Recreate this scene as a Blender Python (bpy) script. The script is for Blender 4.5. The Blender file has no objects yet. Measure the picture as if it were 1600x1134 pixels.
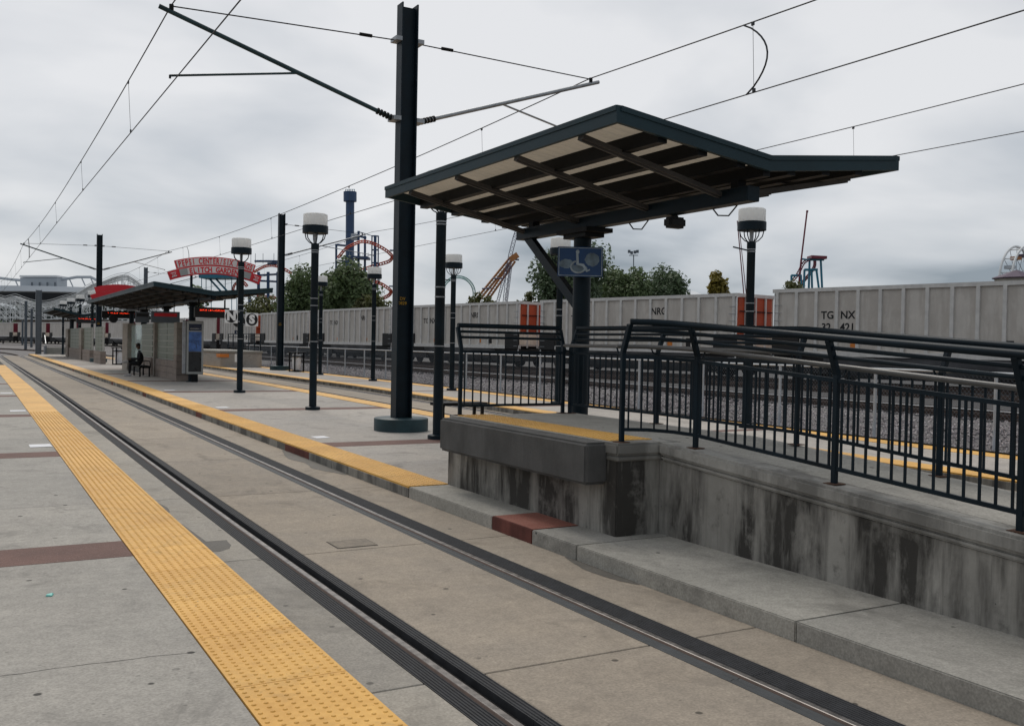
import bpy, bmesh, math, random
import numpy as np
from mathutils import Vector, Matrix

R = math.radians
rnd = random.Random(7)
S = bpy.context.scene
C = S.collection

# ------------------------------------------------------------------ camera
CAM_F, CAM_YAW, CAM_PITCH, CAM_ROLL, CAM_H = 1504.7, .51430, -.018586, .019029, 1.92


def cam_axes():
    c, s = math.cos, math.sin
    fwd = Vector((s(CAM_YAW) * c(CAM_PITCH), c(CAM_YAW) * c(CAM_PITCH), s(CAM_PITCH)))
    right = Vector((c(CAM_YAW), -s(CAM_YAW), 0))
    up = right.cross(fwd)
    r = c(CAM_ROLL) * right + s(CAM_ROLL) * up
    u = -s(CAM_ROLL) * right + c(CAM_ROLL) * up
    return r, u, fwd


AX_R, AX_U, AX_F = cam_axes()
cd = bpy.data.cameras.new('camera')
cam = bpy.data.objects.new('camera', cd)
C.objects.link(cam)
m = Matrix((AX_R, AX_U, -AX_F)).transposed().to_4x4()
m.translation = (0, 0, CAM_H)
cam.matrix_world = m
cd.sensor_width = 36
cd.lens = CAM_F / 1600 * 36
cd.clip_start = .05
cd.clip_end = 6000
S.camera = cam

# ------------------------------------------------------------------ sky and sun
SUN_AZ, SUN_EL = R(8), R(50)          # azimuth clockwise from +Y
w = bpy.data.worlds.new('World')
S.world = w
w.use_nodes = True
nt = w.node_tree
nt.nodes.clear()
N = nt.nodes.new
out = N('ShaderNodeOutputWorld')
bg = N('ShaderNodeBackground')
bg.inputs['Strength'].default_value = .1
sky = N('ShaderNodeTexSky')
sky.sky_type = 'NISHITA'
sky.sun_disc = False
sky.sun_elevation = SUN_EL
sky.sun_rotation = SUN_AZ
tc = N('ShaderNodeTexCoord')
sep = N('ShaderNodeSeparateXYZ')
nt.links.new(tc.outputs['Generated'], sep.inputs[0])


def wmath(op, a, b=None, clamp=False):
    n = N('ShaderNodeMath')
    n.operation = op
    n.use_clamp = clamp
    for i, v in enumerate((a, b)):
        if v is None:
            continue
        if isinstance(v, (int, float)):
            n.inputs[i].default_value = v
        else:
            nt.links.new(v, n.inputs[i])
    return n.outputs[0]


zc = wmath('ADD', wmath('MAXIMUM', sep.outputs['Z'], 0.0), .22)
px_ = wmath('DIVIDE', sep.outputs['X'], zc)
py_ = wmath('DIVIDE', sep.outputs['Y'], zc)
comb = N('ShaderNodeCombineXYZ')
nt.links.new(px_, comb.inputs[0])
nt.links.new(py_, comb.inputs[1])
noi = N('ShaderNodeTexNoise')
noi.inputs['Scale'].default_value = 1.35
noi.inputs['Detail'].default_value = 5
noi.inputs['Roughness'].default_value = .46
noi.inputs['Distortion'].default_value = .25
nt.links.new(comb.outputs[0], noi.inputs['Vector'])
noi2 = N('ShaderNodeTexNoise')
noi2.inputs['Scale'].default_value = .45
noi2.inputs['Detail'].default_value = 2
mp2 = N('ShaderNodeVectorMath')
mp2.operation = 'ADD'
mp2.inputs[1].default_value = (3.1, 1.7, 0)
nt.links.new(comb.outputs[0], mp2.inputs[0])
nt.links.new(mp2.outputs[0], noi2.inputs['Vector'])
# thinner cloud towards the hidden sun
dotn = N('ShaderNodeVectorMath')
dotn.operation = 'DOT_PRODUCT'
nt.links.new(tc.outputs['Generated'], dotn.inputs[0])
dotn.inputs[1].default_value = (math.sin(SUN_AZ) * math.cos(SUN_EL), math.cos(SUN_AZ) * math.cos(SUN_EL), math.sin(SUN_EL))
glow = wmath('POWER', wmath('MAXIMUM', dotn.outputs['Value'], 0.0), 2.2)
mix_ = wmath('ADD', wmath('MULTIPLY', noi.outputs['Fac'], .72), wmath('MULTIPLY', noi2.outputs['Fac'], .42))
mix_ = wmath('ADD', mix_, wmath('MULTIPLY', glow, .30))
mix_ = wmath('ADD', mix_, wmath('MULTIPLY', wmath('POWER', wmath('SUBTRACT', 1.0, wmath('MAXIMUM', sep.outputs['Z'], 0.0)), 9.0), -.08))
cr = N('ShaderNodeValToRGB')
e = cr.color_ramp.elements
e[0].position = .49
e[0].color = (.29, .34, .395, 1)
e[1].position = .79
e[1].color = (.90, .905, .92, 1)
el = cr.color_ramp.elements.new(.60)
el.color = (.56, .60, .65, 1)
nt.links.new(mix_, cr.inputs['Fac'])
sc = N('ShaderNodeVectorMath')
sc.operation = 'SCALE'
sc.inputs['Scale'].default_value = 8.9
nt.links.new(cr.outputs['Color'], sc.inputs[0])
mx = N('ShaderNodeMixRGB')
mx.inputs['Fac'].default_value = .93
nt.links.new(sky.outputs[0], mx.inputs['Color1'])
nt.links.new(sc.outputs[0], mx.inputs['Color2'])
nt.links.new(mx.outputs[0], bg.inputs['Color'])
nt.links.new(bg.outputs[0], out.inputs[0])

sl = bpy.data.lights.new('sun', 'SUN')
sl.energy = 1.45
sl.angle = R(25)
sl.color = (1, .945, .87)
so = bpy.data.objects.new('sun', sl)
C.objects.link(so)
sd = Vector((math.sin(SUN_AZ) * math.cos(SUN_EL), math.cos(SUN_AZ) * math.cos(SUN_EL), math.sin(SUN_EL)))
so.rotation_euler = sd.to_track_quat('Z', 'Y').to_euler()

S.view_settings.view_transform = 'Standard'
S.view_settings.look = 'None'
S.view_settings.exposure = 0.0
S.view_settings.gamma = 1


# ------------------------------------------------------------------ helpers
def at(px, py, depth):
    """a point of the place, given by a direction measured in the photograph and a distance"""
    v = AX_F + AX_R * ((px - 800) / CAM_F) - AX_U * ((py - 567) / CAM_F)
    return Vector((0, 0, CAM_H)) + v * depth


class MB:
    def __init__(self):
        self.v = []
        self.f = []

    def add(self, vs, fs):
        o = len(self.v)
        self.v += [tuple(p) for p in vs]
        self.f += [tuple(i + o for i in q) for q in fs]
        return self

    def box(self, x0, x1, y0, y1, z0, z1):
        return self.hexa([(x0, y0, z0), (x1, y0, z0), (x1, y1, z0), (x0, y1, z0), (x0, y0, z1), (x1, y0, z1), (x1, y1, z1), (x0, y1, z1)])

    def hexa(self, p):
        return self.add(p, [(3, 2, 1, 0), (4, 5, 6, 7), (0, 1, 5, 4), (1, 2, 6, 5), (2, 3, 7, 6), (3, 0, 4, 7)])

    def bar(self, a, b, wx, wy=None, up=(0, 0, 1)):
        """rectangular bar from a to b, wx wide sideways and wy deep along up"""
        a, b = Vector(a), Vector(b)
        wy = wx if wy is None else wy
        d = (b - a).normalized()
        u = Vector(up)
        if abs(d.dot(u)) > .98:
            u = Vector((0, 1, 0))
        s = d.cross(u).normalized()
        u = s.cross(d).normalized()
        s *= wx / 2
        u *= wy / 2
        return self.hexa([a - s - u, a + s - u, a + s + u, a - s + u, b - s - u, b + s - u, b + s + u, b - s + u])

    def tube(self, pts, r, n=8, caps=True):
        pts = [Vector(p) for p in pts]
        rs = r if isinstance(r, (list, tuple)) else [r] * len(pts)
        o = len(self.v)
        u = None
        for i, p in enumerate(pts):
            d = (pts[min(i + 1, len(pts) - 1)] - pts[max(i - 1, 0)]).normalized()
            if u is None:
                u = d.cross(Vector((0, 0, 1)))
                if u.length < .05:
                    u = d.cross(Vector((0, 1, 0)))
            u = (u - d * u.dot(d)).normalized()
            v = d.cross(u)
            for k in range(n):
                a = 2 * math.pi * k / n
                self.v.append(tuple(p + (u * math.cos(a) + v * math.sin(a)) * rs[i]))
        for i in range(len(pts) - 1):
            for k in range(n):
                k2 = (k + 1) % n
                self.f.append((o + i * n + k, o + (i + 1) * n + k, o + (i + 1) * n + k2, o + i * n + k2))
        if caps:
            self.f.append(tuple(o + k for k in range(n)))
            self.f.append(tuple(o + (len(pts) - 1) * n + k for k in reversed(range(n))))
        return self

    def lathe(self, prof, c=(0, 0, 0), n=20):
        """prof: (radius, z) from the bottom up, closed by discs"""
        o = len(self.v)
        for r, z in prof:
            for k in range(n):
                a = 2 * math.pi * k / n
                self.v.append((c[0] + r * math.cos(a), c[1] + r * math.sin(a), c[2] + z))
        for i in range(len(prof) - 1):
            for k in range(n):
                k2 = (k + 1) % n
                self.f.append((o + i * n + k, o + i * n + k2, o + (i + 1) * n + k2, o + (i + 1) * n + k))
        self.f.append(tuple(o + k for k in reversed(range(n))))
        self.f.append(tuple(o + (len(prof) - 1) * n + k for k in range(n)))
        return self

    def extrude(self, poly, a, b):
        """poly of vectors, extruded from offset a to offset b (vectors)"""
        a, b = Vector(a), Vector(b)
        n = len(poly)
        o = len(self.v)
        for q in (a, b):
            for p in poly:
                self.v.append(tuple(Vector(p) + q))
        for k in range(n):
            k2 = (k + 1) % n
            self.f.append((o + k, o + k2, o + n + k2, o + n + k))
        self.f.append(tuple(o + k for k in reversed(range(n))))
        self.f.append(tuple(o + n + k for k in range(n)))
        return self

    def mesh(self, name, mat, smooth=False, bevel=0, seg=1):
        me = bpy.data.meshes.new(name)
        me.from_pydata(self.v, [], self.f)
        if mat:
            me.materials.append(mat)
        if bevel or True:
            bm = bmesh.new()
            bm.from_mesh(me)
            bmesh.ops.recalc_face_normals(bm, faces=bm.faces)
            if bevel:
                es = [e for e in bm.edges if len(e.link_faces) == 2 and e.calc_face_angle(0) > .6]
                bmesh.ops.bevel(bm, geom=es, offset=bevel, segments=seg, affect='EDGES', clamp_overlap=True)
            bm.to_mesh(me)
            bm.free()
        if smooth:
            me.polygons.foreach_set('use_smooth', [True] * len(me.polygons))
            try:
                me.set_sharp_from_angle(angle=R(40))
            except Exception:
                pass
        return me

    def build(self, name, mat, parent=None, smooth=False, bevel=0, seg=1, kind=None):
        return obj(name, self.mesh(name, mat, smooth, bevel, seg), parent, kind)


def obj(name, me, parent=None, kind=None, loc=None, rot=None):
    o = bpy.data.objects.new(name, me)
    C.objects.link(o)
    if parent is not None:
        o.parent = parent
    if kind:
        o['kind'] = kind
    if loc is not None:
        o.location = loc
    if rot is not None:
        o.rotation_euler = rot
    return o


def tag(o, label, cat, group=None):
    o['label'] = label
    o['category'] = cat
    if group:
        o['group'] = group
    return o


def thing(name, label, cat, loc=(0, 0, 0), rz=0, group=None):
    o = bpy.data.objects.new(name, None)
    o.empty_display_size = .2
    C.objects.link(o)
    o.location = loc
    o.rotation_euler = (0, 0, rz)
    return tag(o, label, cat, group)


def copy_tree(o, parent=None):
    c = o.copy()
    C.objects.link(c)
    if parent is not None:
        c.parent = parent
    for ch in o.children:
        copy_tree(ch, c)
    return c


def text_mesh(s, size, mat, name='lettering', xs=1.0, extrude=.004, bold=0.0, align='CENTER'):
    cu = bpy.data.curves.new(name, 'FONT')
    cu.body = s
    cu.size = size
    cu.align_x = align
    cu.align_y = 'CENTER'
    cu.extrude = extrude
    cu.offset = bold
    cu.resolution_u = 3
    o = bpy.data.objects.new('tmp', cu)
    me = bpy.data.meshes.new_from_object(o)
    bpy.data.objects.remove(o)
    me.transform(Matrix.Diagonal((xs, 1, 1, 1)))
    me.name = name
    me.materials.clear()
    me.materials.append(mat)
    return me


def G(y):
    """gentle grade of the station"""
    return .005 * min(max(y - 10, 0), 25)


GS = .005


# ------------------------------------------------------------------ materials
class Nodes:
    def __init__(self, name):
        self.m = bpy.data.materials.new(name)
        self.m.use_nodes = True
        self.t = self.m.node_tree
        self.b = self.t.nodes['Principled BSDF']
        self.o = self.t.nodes['Material Output']
        g = self.t.nodes.new('ShaderNodeNewGeometry')
        self.pos = g.outputs['Position']
        self.nrm = g.outputs['Normal']

    def n(self, t, **kw):
        x = self.t.nodes.new(t)
        for k, v in kw.items():
            setattr(x, k, v)
        return x

    def l(self, a, b):
        self.t.links.new(a, b)

    def scaled(self, s, off=(0, 0, 0)):
        a = self.n('ShaderNodeVectorMath', operation='MULTIPLY_ADD')
        self.l(self.pos, a.inputs[0])
        a.inputs[1].default_value = s
        a.inputs[2].default_value = off
        return a.outputs[0]

    def noise(self, scale, detail=4, rough=.55, vec=None, dist=0):
        x = self.n('ShaderNodeTexNoise')
        x.inputs['Scale'].default_value = scale
        x.inputs['Detail'].default_value = detail
        x.inputs['Roughness'].default_value = rough
        x.inputs['Distortion'].default_value = dist
        self.l(vec if vec is not None else self.pos, x.inputs['Vector'])
        return x.outputs['Fac']

    def voro(self, scale, vec=None, out='Distance', feature='F1'):
        x = self.n('ShaderNodeTexVoronoi', feature=feature)
        x.inputs['Scale'].default_value = scale
        self.l(vec if vec is not None else self.pos, x.inputs['Vector'])
        return x.outputs[out]

    def ramp(self, fac, a, b, ca=(0, 0, 0), cb=(1, 1, 1)):
        x = self.n('ShaderNodeValToRGB')
        x.color_ramp.elements[0].position = a
        x.color_ramp.elements[1].position = b
        x.color_ramp.elements[0].color = (*ca, 1)
        x.color_ramp.elements[1].color = (*cb, 1)
        self.l(fac, x.inputs['Fac'])
        return x.outputs['Color']

    def mix(self, fac, a, b, mode='MIX'):
        x = self.n('ShaderNodeMixRGB', blend_type=mode)
        for i, v in ((0, fac), (1, a), (2, b)):
            if isinstance(v, (int, float)):
                x.inputs[i].default_value = v
            elif isinstance(v, tuple):
                x.inputs[i].default_value = (*v, 1)
            else:
                self.l(v, x.inputs[i])
        return x.outputs[0]

    def math(self, op, a, b=0.0):
        x = self.n('ShaderNodeMath', operation=op)
        for i, v in enumerate((a, b)):
            if isinstance(v, (int, float)):
                x.inputs[i].default_value = v
            else:
                self.l(v, x.inputs[i])
        return x.outputs[0]

    def bump(self, h, strength=.3, dist=.01):
        x = self.n('ShaderNodeBump')
        x.inputs['Strength'].default_value = strength
        x.inputs['Distance'].default_value = dist
        self.l(h, x.inputs['Height'])
        self.l(x.outputs[0], self.b.inputs['Normal'])

    def set(self, col=None, rough=None, metal=None, spec=None):
        for k, v in (('Base Color', col), ('Roughness', rough), ('Metallic', metal), ('Specular IOR Level', spec)):
            if v is None:
                continue
            if isinstance(v, tuple):
                self.b.inputs[k].default_value = (*v, 1)
            elif isinstance(v, (int, float)):
                self.b.inputs[k].default_value = v
            else:
                self.l(v, self.b.inputs[k])
        return self.m


def mat_concrete(name, col, var=.25, spots=.5, rough=.85, blotch=.6, tint=None, bumpd=.004):
    k = Nodes(name)
    big = k.noise(.55, 5, .6)
    mid = k.noise(3.5, 6, .65, dist=.4)
    fine = k.noise(60, 3, .6)
    dark = tuple(c * (1 - var) for c in col)
    lite = tuple(min(1, c * (1 + var * .55)) for c in col)
    c1 = k.ramp(big, .32, .68, dark, lite)
    if tint:
        c1 = k.mix(k.ramp(k.noise(.9, 3, .5, k.scaled((1, 1, 1), (9, 4, 0))), .4, .7), c1, tint)
    c2 = k.mix(blotch, c1, k.ramp(mid, .25, .75, tuple(c * .72 for c in col), tuple(min(1, c * 1.22) for c in col)), 'MIX')
    c3 = k.mix(.55, c2, k.ramp(fine, .3, .7, (.32, .32, .32), (.68, .68, .68)), 'OVERLAY')
    c3 = k.mix(.4, c3, k.ramp(k.noise(17, 5, .7, dist=.3), .3, .7, (.33, .33, .33), (.67, .67, .67)), 'OVERLAY')
    # old damp and oil marks
    st = k.math('MULTIPLY', k.ramp(k.noise(1.15, 6, .68, k.scaled((1.3, .8, 1), (2, 8, 1)), dist=.7), .54, .68), k.ramp(k.noise(6, 4, .6), .25, .6))
    c3 = k.mix(k.math('MULTIPLY', st, .8), c3, tuple(c * .52 for c in col))
    # trodden-in spots and small dirt
    d = k.voro(3.3)
    sel = k.noise(1.7, 1, .5, k.scaled((1, 1, 1), (5, 2, 7)))
    sp = k.math('MULTIPLY', k.ramp(d, .062, .085, (1, 1, 1), (0, 0, 0)), k.ramp(sel, .41, .47))
    d2 = k.voro(9, k.scaled((1, 1.6, 1)))
    sp2 = k.math('MULTIPLY', k.ramp(d2, .07, .14, (1, 1, 1), (0, 0, 0)), k.ramp(k.noise(2.3, 2), .50, .60))
    c4 = k.mix(k.math('MULTIPLY', sp, spots), c3, tuple(c * .14 for c in col))
    c5 = k.mix(k.math('MULTIPLY', sp2, spots * .8), c4, tuple(c * .4 for c in col))
    oi = k.n('ShaderNodeObjectInfo')
    c5 = k.mix(1.0, c5, k.ramp(oi.outputs['Random'], 0, 1, (.88, .88, .88), (1.08, 1.07, 1.05)), 'MULTIPLY')
    k.bump(k.math('ADD', k.math('MULTIPLY', fine, .5), mid), .35, bumpd)
    return k.set(c5, k.ramp(mid, .2, .8, (rough - .12,) * 3, (min(1, rough + .1),) * 3), spec=.35)


def mat_wall(name, col, drip=1.0, darkcol=(.035, .034, .033), bv=.25):
    """weathered cast concrete with runs down the face"""
    k = Nodes(name)
    base = k.ramp(k.noise(1.6, 6, .65), .3, .7, tuple(c * (1 - bv) for c in col), tuple(c * (1 + bv) for c in col))
    run = k.noise(1.0, 6, .62, k.scaled((2.1, 1.9, .36)), dist=.12)
    run2 = k.noise(1.0, 5, .65, k.scaled((11, 10, .7), (3, 1, 0)), dist=.1)
    patch = k.noise(1.9, 7, .7, k.scaled((1, 1, .8), (1, 7, 3)), dist=.15)
    blot = k.noise(7, 6, .72, k.scaled((1, 1, .7), (6, 2, 9)), dist=.15)
    m1 = k.math('MULTIPLY', k.ramp(run, .43, .545), k.ramp(patch, .28, .48))
    m2 = k.math('MULTIPLY', k.ramp(run2, .50, .64), k.ramp(run, .34, .52))
    m3 = k.math('MULTIPLY', k.ramp(blot, .52, .66), k.ramp(patch, .42, .6))
    mask = k.math('MAXIMUM', k.math('MAXIMUM', m1, k.math('MULTIPLY', m2, .75)), k.math('MULTIPLY', m3, .7))
    c = k.mix(k.math('MULTIPLY', mask, .93 * drip), base, darkcol)
    lime = k.math('MULTIPLY', k.ramp(k.noise(1.0, 6, .7, k.scaled((10, 9, 1.0), (8, 3, 2)), dist=.15), .60, .70), k.ramp(blot, .40, .58))
    c = k.mix(k.math('MULTIPLY', lime, .5 * drip), c, tuple(min(1, v * 1.5) for v in col))
    sp = k.ramp(k.voro(14), .04, .10, (1, 1, 1), (0, 0, 0))
    c = k.mix(k.math('MULTIPLY', sp, k.ramp(k.noise(2.9, 2), .56, .64)), c, tuple(v * .25 for v in col))
    k.bump(k.math('ADD', k.noise(40, 4, .6), k.noise(6, 4)), .4, .006)
    return k.set(c, .88, spec=.3)


def mat_plain(name, col, rough=.5, metal=0.0, var=.15, scale=6, bump=0.0, spec=.4):
    k = Nodes(name)
    n = k.noise(scale, 4, .6)
    c = k.ramp(n, .3, .7, tuple(v * (1 - var) for v in col), tuple(min(1, v * (1 + var)) for v in col))
    if bump:
        k.bump(k.noise(scale * 8, 3), bump, .004)
    return k.set(c, k.ramp(n, .2, .8, (max(.03, rough - .08),) * 3, (min(1, rough + .08),) * 3), metal, spec)


def mat_tactile(name):
    k = Nodes(name)
    n = k.noise(1.3, 5, .6)
    f = k.noise(16, 4, .6)
    c = k.ramp(n, .3, .7, (.62, .315, .05), (.84, .48, .11))
    c = k.mix(.4, c, k.ramp(f, .3, .7, (.54, .27, .045), (.84, .49, .13)))
    d = k.voro(11, k.scaled((1, 1.3, 1)))
    sp = k.math('MULTIPLY', k.ramp(d, .05, .12, (1, 1, 1), (0, 0, 0)), k.ramp(k.noise(2.1, 2), .50, .58))
    c = k.mix(sp, c, (.10, .055, .02))
    d2 = k.voro(38)
    sp2 = k.math('MULTIPLY', k.ramp(d2, .1, .2, (1, 1, 1), (0, 0, 0)), k.ramp(k.noise(7, 2), .56, .66))
    c = k.mix(k.math('MULTIPLY', sp2, .7), c, (.16, .09, .03))
    wear = k.math('MULTIPLY', k.ramp(k.noise(2.6, 6, .7, dist=.8), .50, .66), k.ramp(k.noise(22, 3, .6), .3, .6))
    c = k.mix(k.math('MULTIPLY', wear, .45), c, (.36, .21, .06))
    oi = k.n('ShaderNodeObjectInfo')
    par = k.ramp(oi.outputs['Random'], 0, 1, (.90, .89, .86), (1.06, 1.06, 1.06))
    c = k.mix(1.0, c, par, 'MULTIPLY')
    k.bump(f, .2, .002)
    return k.set(c, .62, spec=.4)


def mat_aggregate(name, a, b, cspk):
    k = Nodes(name)
    c = k.ramp(k.noise(2, 4), .3, .7, a, b)
    sp = k.ramp(k.voro(70), .12, .26, (1, 1, 1), (0, 0, 0))
    c = k.mix(k.math('MULTIPLY', sp, k.ramp(k.noise(30, 2), .42, .6)), c, cspk)
    c = k.mix(k.math('MULTIPLY', k.ramp(k.voro(48), .2, .34, (1, 1, 1), (0, 0, 0)), .5), c, tuple(v * .4 for v in a))
    k.bump(k.voro(70), .5, .006)
    return k.set(c, .8)


def mat_translucent(name, col, tcol, fac):
    k = Nodes(name)
    n = k.noise(2.0, 4)
    c = k.ramp(n, .3, .7, tuple(v * .82 for v in col), col)
    k.set(c, .55)
    t = k.n('ShaderNodeBsdfTranslucent')
    k.l(k.mix(.6, c, tcol), t.inputs['Color'])
    mx = k.n('ShaderNodeMixShader')
    mx.inputs[0].default_value = fac
    k.l(k.b.outputs[0], mx.inputs[1])
    k.l(t.outputs[0], mx.inputs[2])
    k.l(mx.outputs[0], k.o.inputs['Surface'])
    return k.m


def mat_emit(name, col, s):
    k = Nodes(name)
    k.set(tuple(v * .3 for v in col), .5)
    k.b.inputs['Emission Color'].default_value = (*col, 1)
    k.b.inputs['Emission Strength'].default_value = s
    return k.m


def mat_glass(name, col=(.8, .9, .88), rough=.08, alpha=.35):
    k = Nodes(name)
    k.set(col, rough, spec=.6)
    t = k.n('ShaderNodeBsdfTransparent')
    t.inputs['Color'].default_value = (*col, 1)
    mx = k.n('ShaderNodeMixShader')
    mx.inputs[0].default_value = alpha
    k.l(t.outputs[0], mx.inputs[1])
    k.l(k.b.outputs[0], mx.inputs[2])
    k.l(mx.outputs[0], k.o.inputs['Surface'])
    return k.m


M = {}
M['plat'] = mat_concrete('platform concrete', (.345, .325, .292), .28, .95, tint=(.39, .36, .32))
M['plat2'] = mat_concrete('middle platform concrete', (.40, .365, .325), .16, .5, tint=(.36, .34, .32))
M['slab'] = mat_concrete('track slab concrete', (.335, .284, .226), .36, .8, blotch=.6, tint=(.29, .255, .215))
M['slabside'] = mat_concrete('track edge concrete', (.345, .315, .27), .2, .6, tint=(.31, .295, .27))
M['kerb'] = mat_wall('kerb concrete', (.27, .255, .225), .8, (.06, .055, .05))
M['step'] = mat_concrete('pale step concrete', (.34, .325, .29), .2, 1.0, blotch=.55, tint=(.39, .365, .33))
M['wall'] = mat_wall('stained wall concrete', (.31, .292, .26), .97, (.024, .021, .018))
M['cap'] = mat_wall('wall cap concrete', (.33, .315, .285), .7, (.10, .095, .085))
M['bumper'] = mat_wall('dark bumper', (.105, .102, .097), .4, (.045, .043, .04))
M['joint'] = mat_plain('joint filler', (.05, .045, .04), .9)
M['red'] = mat_aggregate('red aggregate', (.105, .048, .036), (.155, .074, .055), (.38, .26, .22))
M['redpaint'] = mat_wall('red stained concrete', (.165, .055, .042), .6, (.06, .022, .018))
M['tactile'] = mat_tactile('tactile yellow')
M['rubber'] = mat_plain('track rubber', (.030, .031, .034), .7, 0, .35, 9, .2, .3)
M['rubber2'] = mat_plain('plain rubber strip', (.05, .055, .058), .6, 0, .25, 5, 0, .3)
M['void'] = mat_plain('flangeway', (.008, .008, .008), .9)
M['railtop'] = mat_plain('rail steel', (.17, .158, .15), .42, .7, .4, 12)
M['railside'] = mat_plain('rusty rail', (.07, .046, .036), .8, .1, .35, 10)
M['teal'] = mat_plain('dark teal painted steel', (.0058, .0140, .0208), .45, 0, .35, 3, spec=.18)
M['teal2'] = mat_plain('weathered teal paint', (.022, .048, .056), .5, 0, .35, 2.2, spec=.3)
M['fascia'] = mat_plain('teal fascia paint', (.020, .041, .050), .5, 0, .2, 1.4, spec=.2)
M['steelblack'] = mat_plain('black steel', (.004, .0045, .005), .55, spec=.2)
M['galv'] = mat_plain('galvanised steel', (.32, .33, .34), .45, .6, .2, 8)
M['greypole'] = mat_plain('grey pole paint', (.13, .15, .17), .5, .2, .15, 3)
M['wire'] = mat_plain('wire', (.04, .042, .046), .6, .3)
M['handrail'] = mat_plain('grey handrail', (.15, .147, .142), .4, .3, .15, 5)
M['rust'] = mat_plain('rust stain', (.085, .04, .022), .9, 0, .4, 20)
M['rafter'] = mat_plain('lit rafter steel', (.075, .07, .066), .6, 0, .25, 3, spec=.3)  # paler steel: light on the bottom flanges is put into the colour
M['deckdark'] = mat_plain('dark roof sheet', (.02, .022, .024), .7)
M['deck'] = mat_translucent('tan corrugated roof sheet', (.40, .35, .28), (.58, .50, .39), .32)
M['lampwhite'] = mat_translucent('white lamp diffuser', (.93, .93, .92), (.98, .98, .96), .6)
M['white'] = mat_plain('white paint', (.78, .78, .77), .5, 0, .06)
M['paper'] = mat_plain('paper', (.75, .75, .76), .8, 0, .1)
M['black'] = mat_plain('matt black', (.01, .01, .011), .6)
M['led'] = mat_emit('red led', (1, .05, .015), 2.2)
M['signred'] = mat_plain('sign red', (.70, .025, .035), .4, 0, .08, 1)
M['signpink'] = mat_plain('sign face', (.78, .70, .67), .4, 0, .06, 1)
M['signgrey'] = mat_plain('sign grey field', (.38, .39, .37), .4, 0, .1, 1)
M['signblue'] = mat_plain('sign blue', (.012, .055, .165), .35, 0, .15, 5)
M['smudge'] = mat_plain('faded symbol white', (.36, .43, .48), .5, 0, .3, 9)
M['gon'] = mat_wall('weathered grey aluminium', (.60, .555, .50), .30, (.27, .22, .18), .07)
M['gonrib'] = mat_plain('grey aluminium rib', (.62, .595, .56), .55, 0, .12, 3)
M['gontub'] = mat_plain('sooty tub', (.13, .13, .135), .38, 0, .45, .7)
M['orange'] = mat_plain('orange red car end', (.46, .078, .026), .55, 0, .2, 1.2)
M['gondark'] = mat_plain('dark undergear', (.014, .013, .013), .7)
M['reflect'] = mat_plain('orange sticker', (.65, .2, .03), .5)
M['ballast'] = mat_aggregate('ballast ground', (.09, .082, .08), (.15, .135, .13), (.42, .40, .40))
M['stone'] = mat_plain('ballast stone', (.30, .262, .258), .8, 0, .8, 14)
M['stone2'] = mat_plain('pale ballast stone', (.50, .46, .45), .8, 0, .4, 14)
M['ground'] = mat_concrete('ground gravel', (.17, .16, .145), .3, .3)
M['brick'] = mat_plain('pink block masonry', (.235, .19, .16), .8, 0, .25, 4, .3)
M['block'] = mat_plain('tan block masonry', (.29, .255, .215), .8, 0, .2, 4, .3)
M['glassblock'] = mat_plain('glass block', (.145, .165, .12), .45, 0, .3, 5, spec=.3)
M['mortar'] = mat_plain('pale mortar', (.46, .46, .41), .8)
M['glass'] = mat_glass('shelter glass')
M['case'] = mat_plain('display case metal', (.34, .345, .33), .35, .6, .1, 4)
M['mapblue'] = mat_plain('map blue', (.07, .16, .42), .3, 0, .5, 4)
M['mapdark'] = mat_plain('poster dark', (.02, .021, .022), .3, 0, .5, 5)
M['mapnavy'] = mat_plain('poster navy', (.012, .02, .05), .3)
M['cloth'] = mat_plain('dark cloth', (.012, .012, .015), .85, 0, .4, 20)
M['jeans'] = mat_plain('dark jeans', (.02, .024, .04), .85, 0, .4, 20)
M['skin'] = mat_plain('skin', (.10, .055, .035), .6)
M['hair'] = mat_plain('hair', (.008, .007, .006), .7)
M['shoe'] = mat_plain('pale shoes', (.55, .53, .52), .7)
M['wood'] = mat_plain('bench slats', (.03, .05, .045), .6)
M['leafA'] = None
M['bark'] = mat_plain('bark', (.08, .06, .045), .9, 0, .4, 6)
M['rideblue'] = mat_plain('ride blue', (.035, .072, .15), .45, 0, .1, .3)
M['ridered'] = mat_plain('ride red orange', (.48, .075, .035), .45, 0, .1, .3)
M['rideteal'] = mat_plain('ride teal', (.03, .22, .19), .45, 0, .1, .3)
M['rideblue2'] = mat_plain('ride sky blue', (.025, .17, .25), .45, 0, .1, .3)
M['ridemaroon'] = mat_plain('ride maroon', (.16, .02, .035), .45, 0, .1, .3)
M['ridebrown'] = mat_plain('ride amber', (.36, .15, .05), .5, 0, .3, .3)
M['ridepurple'] = mat_plain('ride violet grey', (.13, .12, .17), .5, 0, .1, .3)
M['woodwhite'] = mat_plain('white timber', (.66, .67, .67), .7, 0, .12, .3)
M['stadium'] = mat_plain('stadium cladding', (.42, .45, .48), .5, 0, .08, .02)
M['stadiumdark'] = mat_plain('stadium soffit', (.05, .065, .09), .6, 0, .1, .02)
M['roofpurple'] = mat_plain('violet roof', (.09, .06, .09), .6, 0, .2, .4)
M['beige'] = mat_plain('beige building', (.36, .33, .28), .7, 0, .1, .1)
M['tent'] = mat_plain('white tent', (.7, .71, .72), .6, 0, .05, .2)


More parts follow.
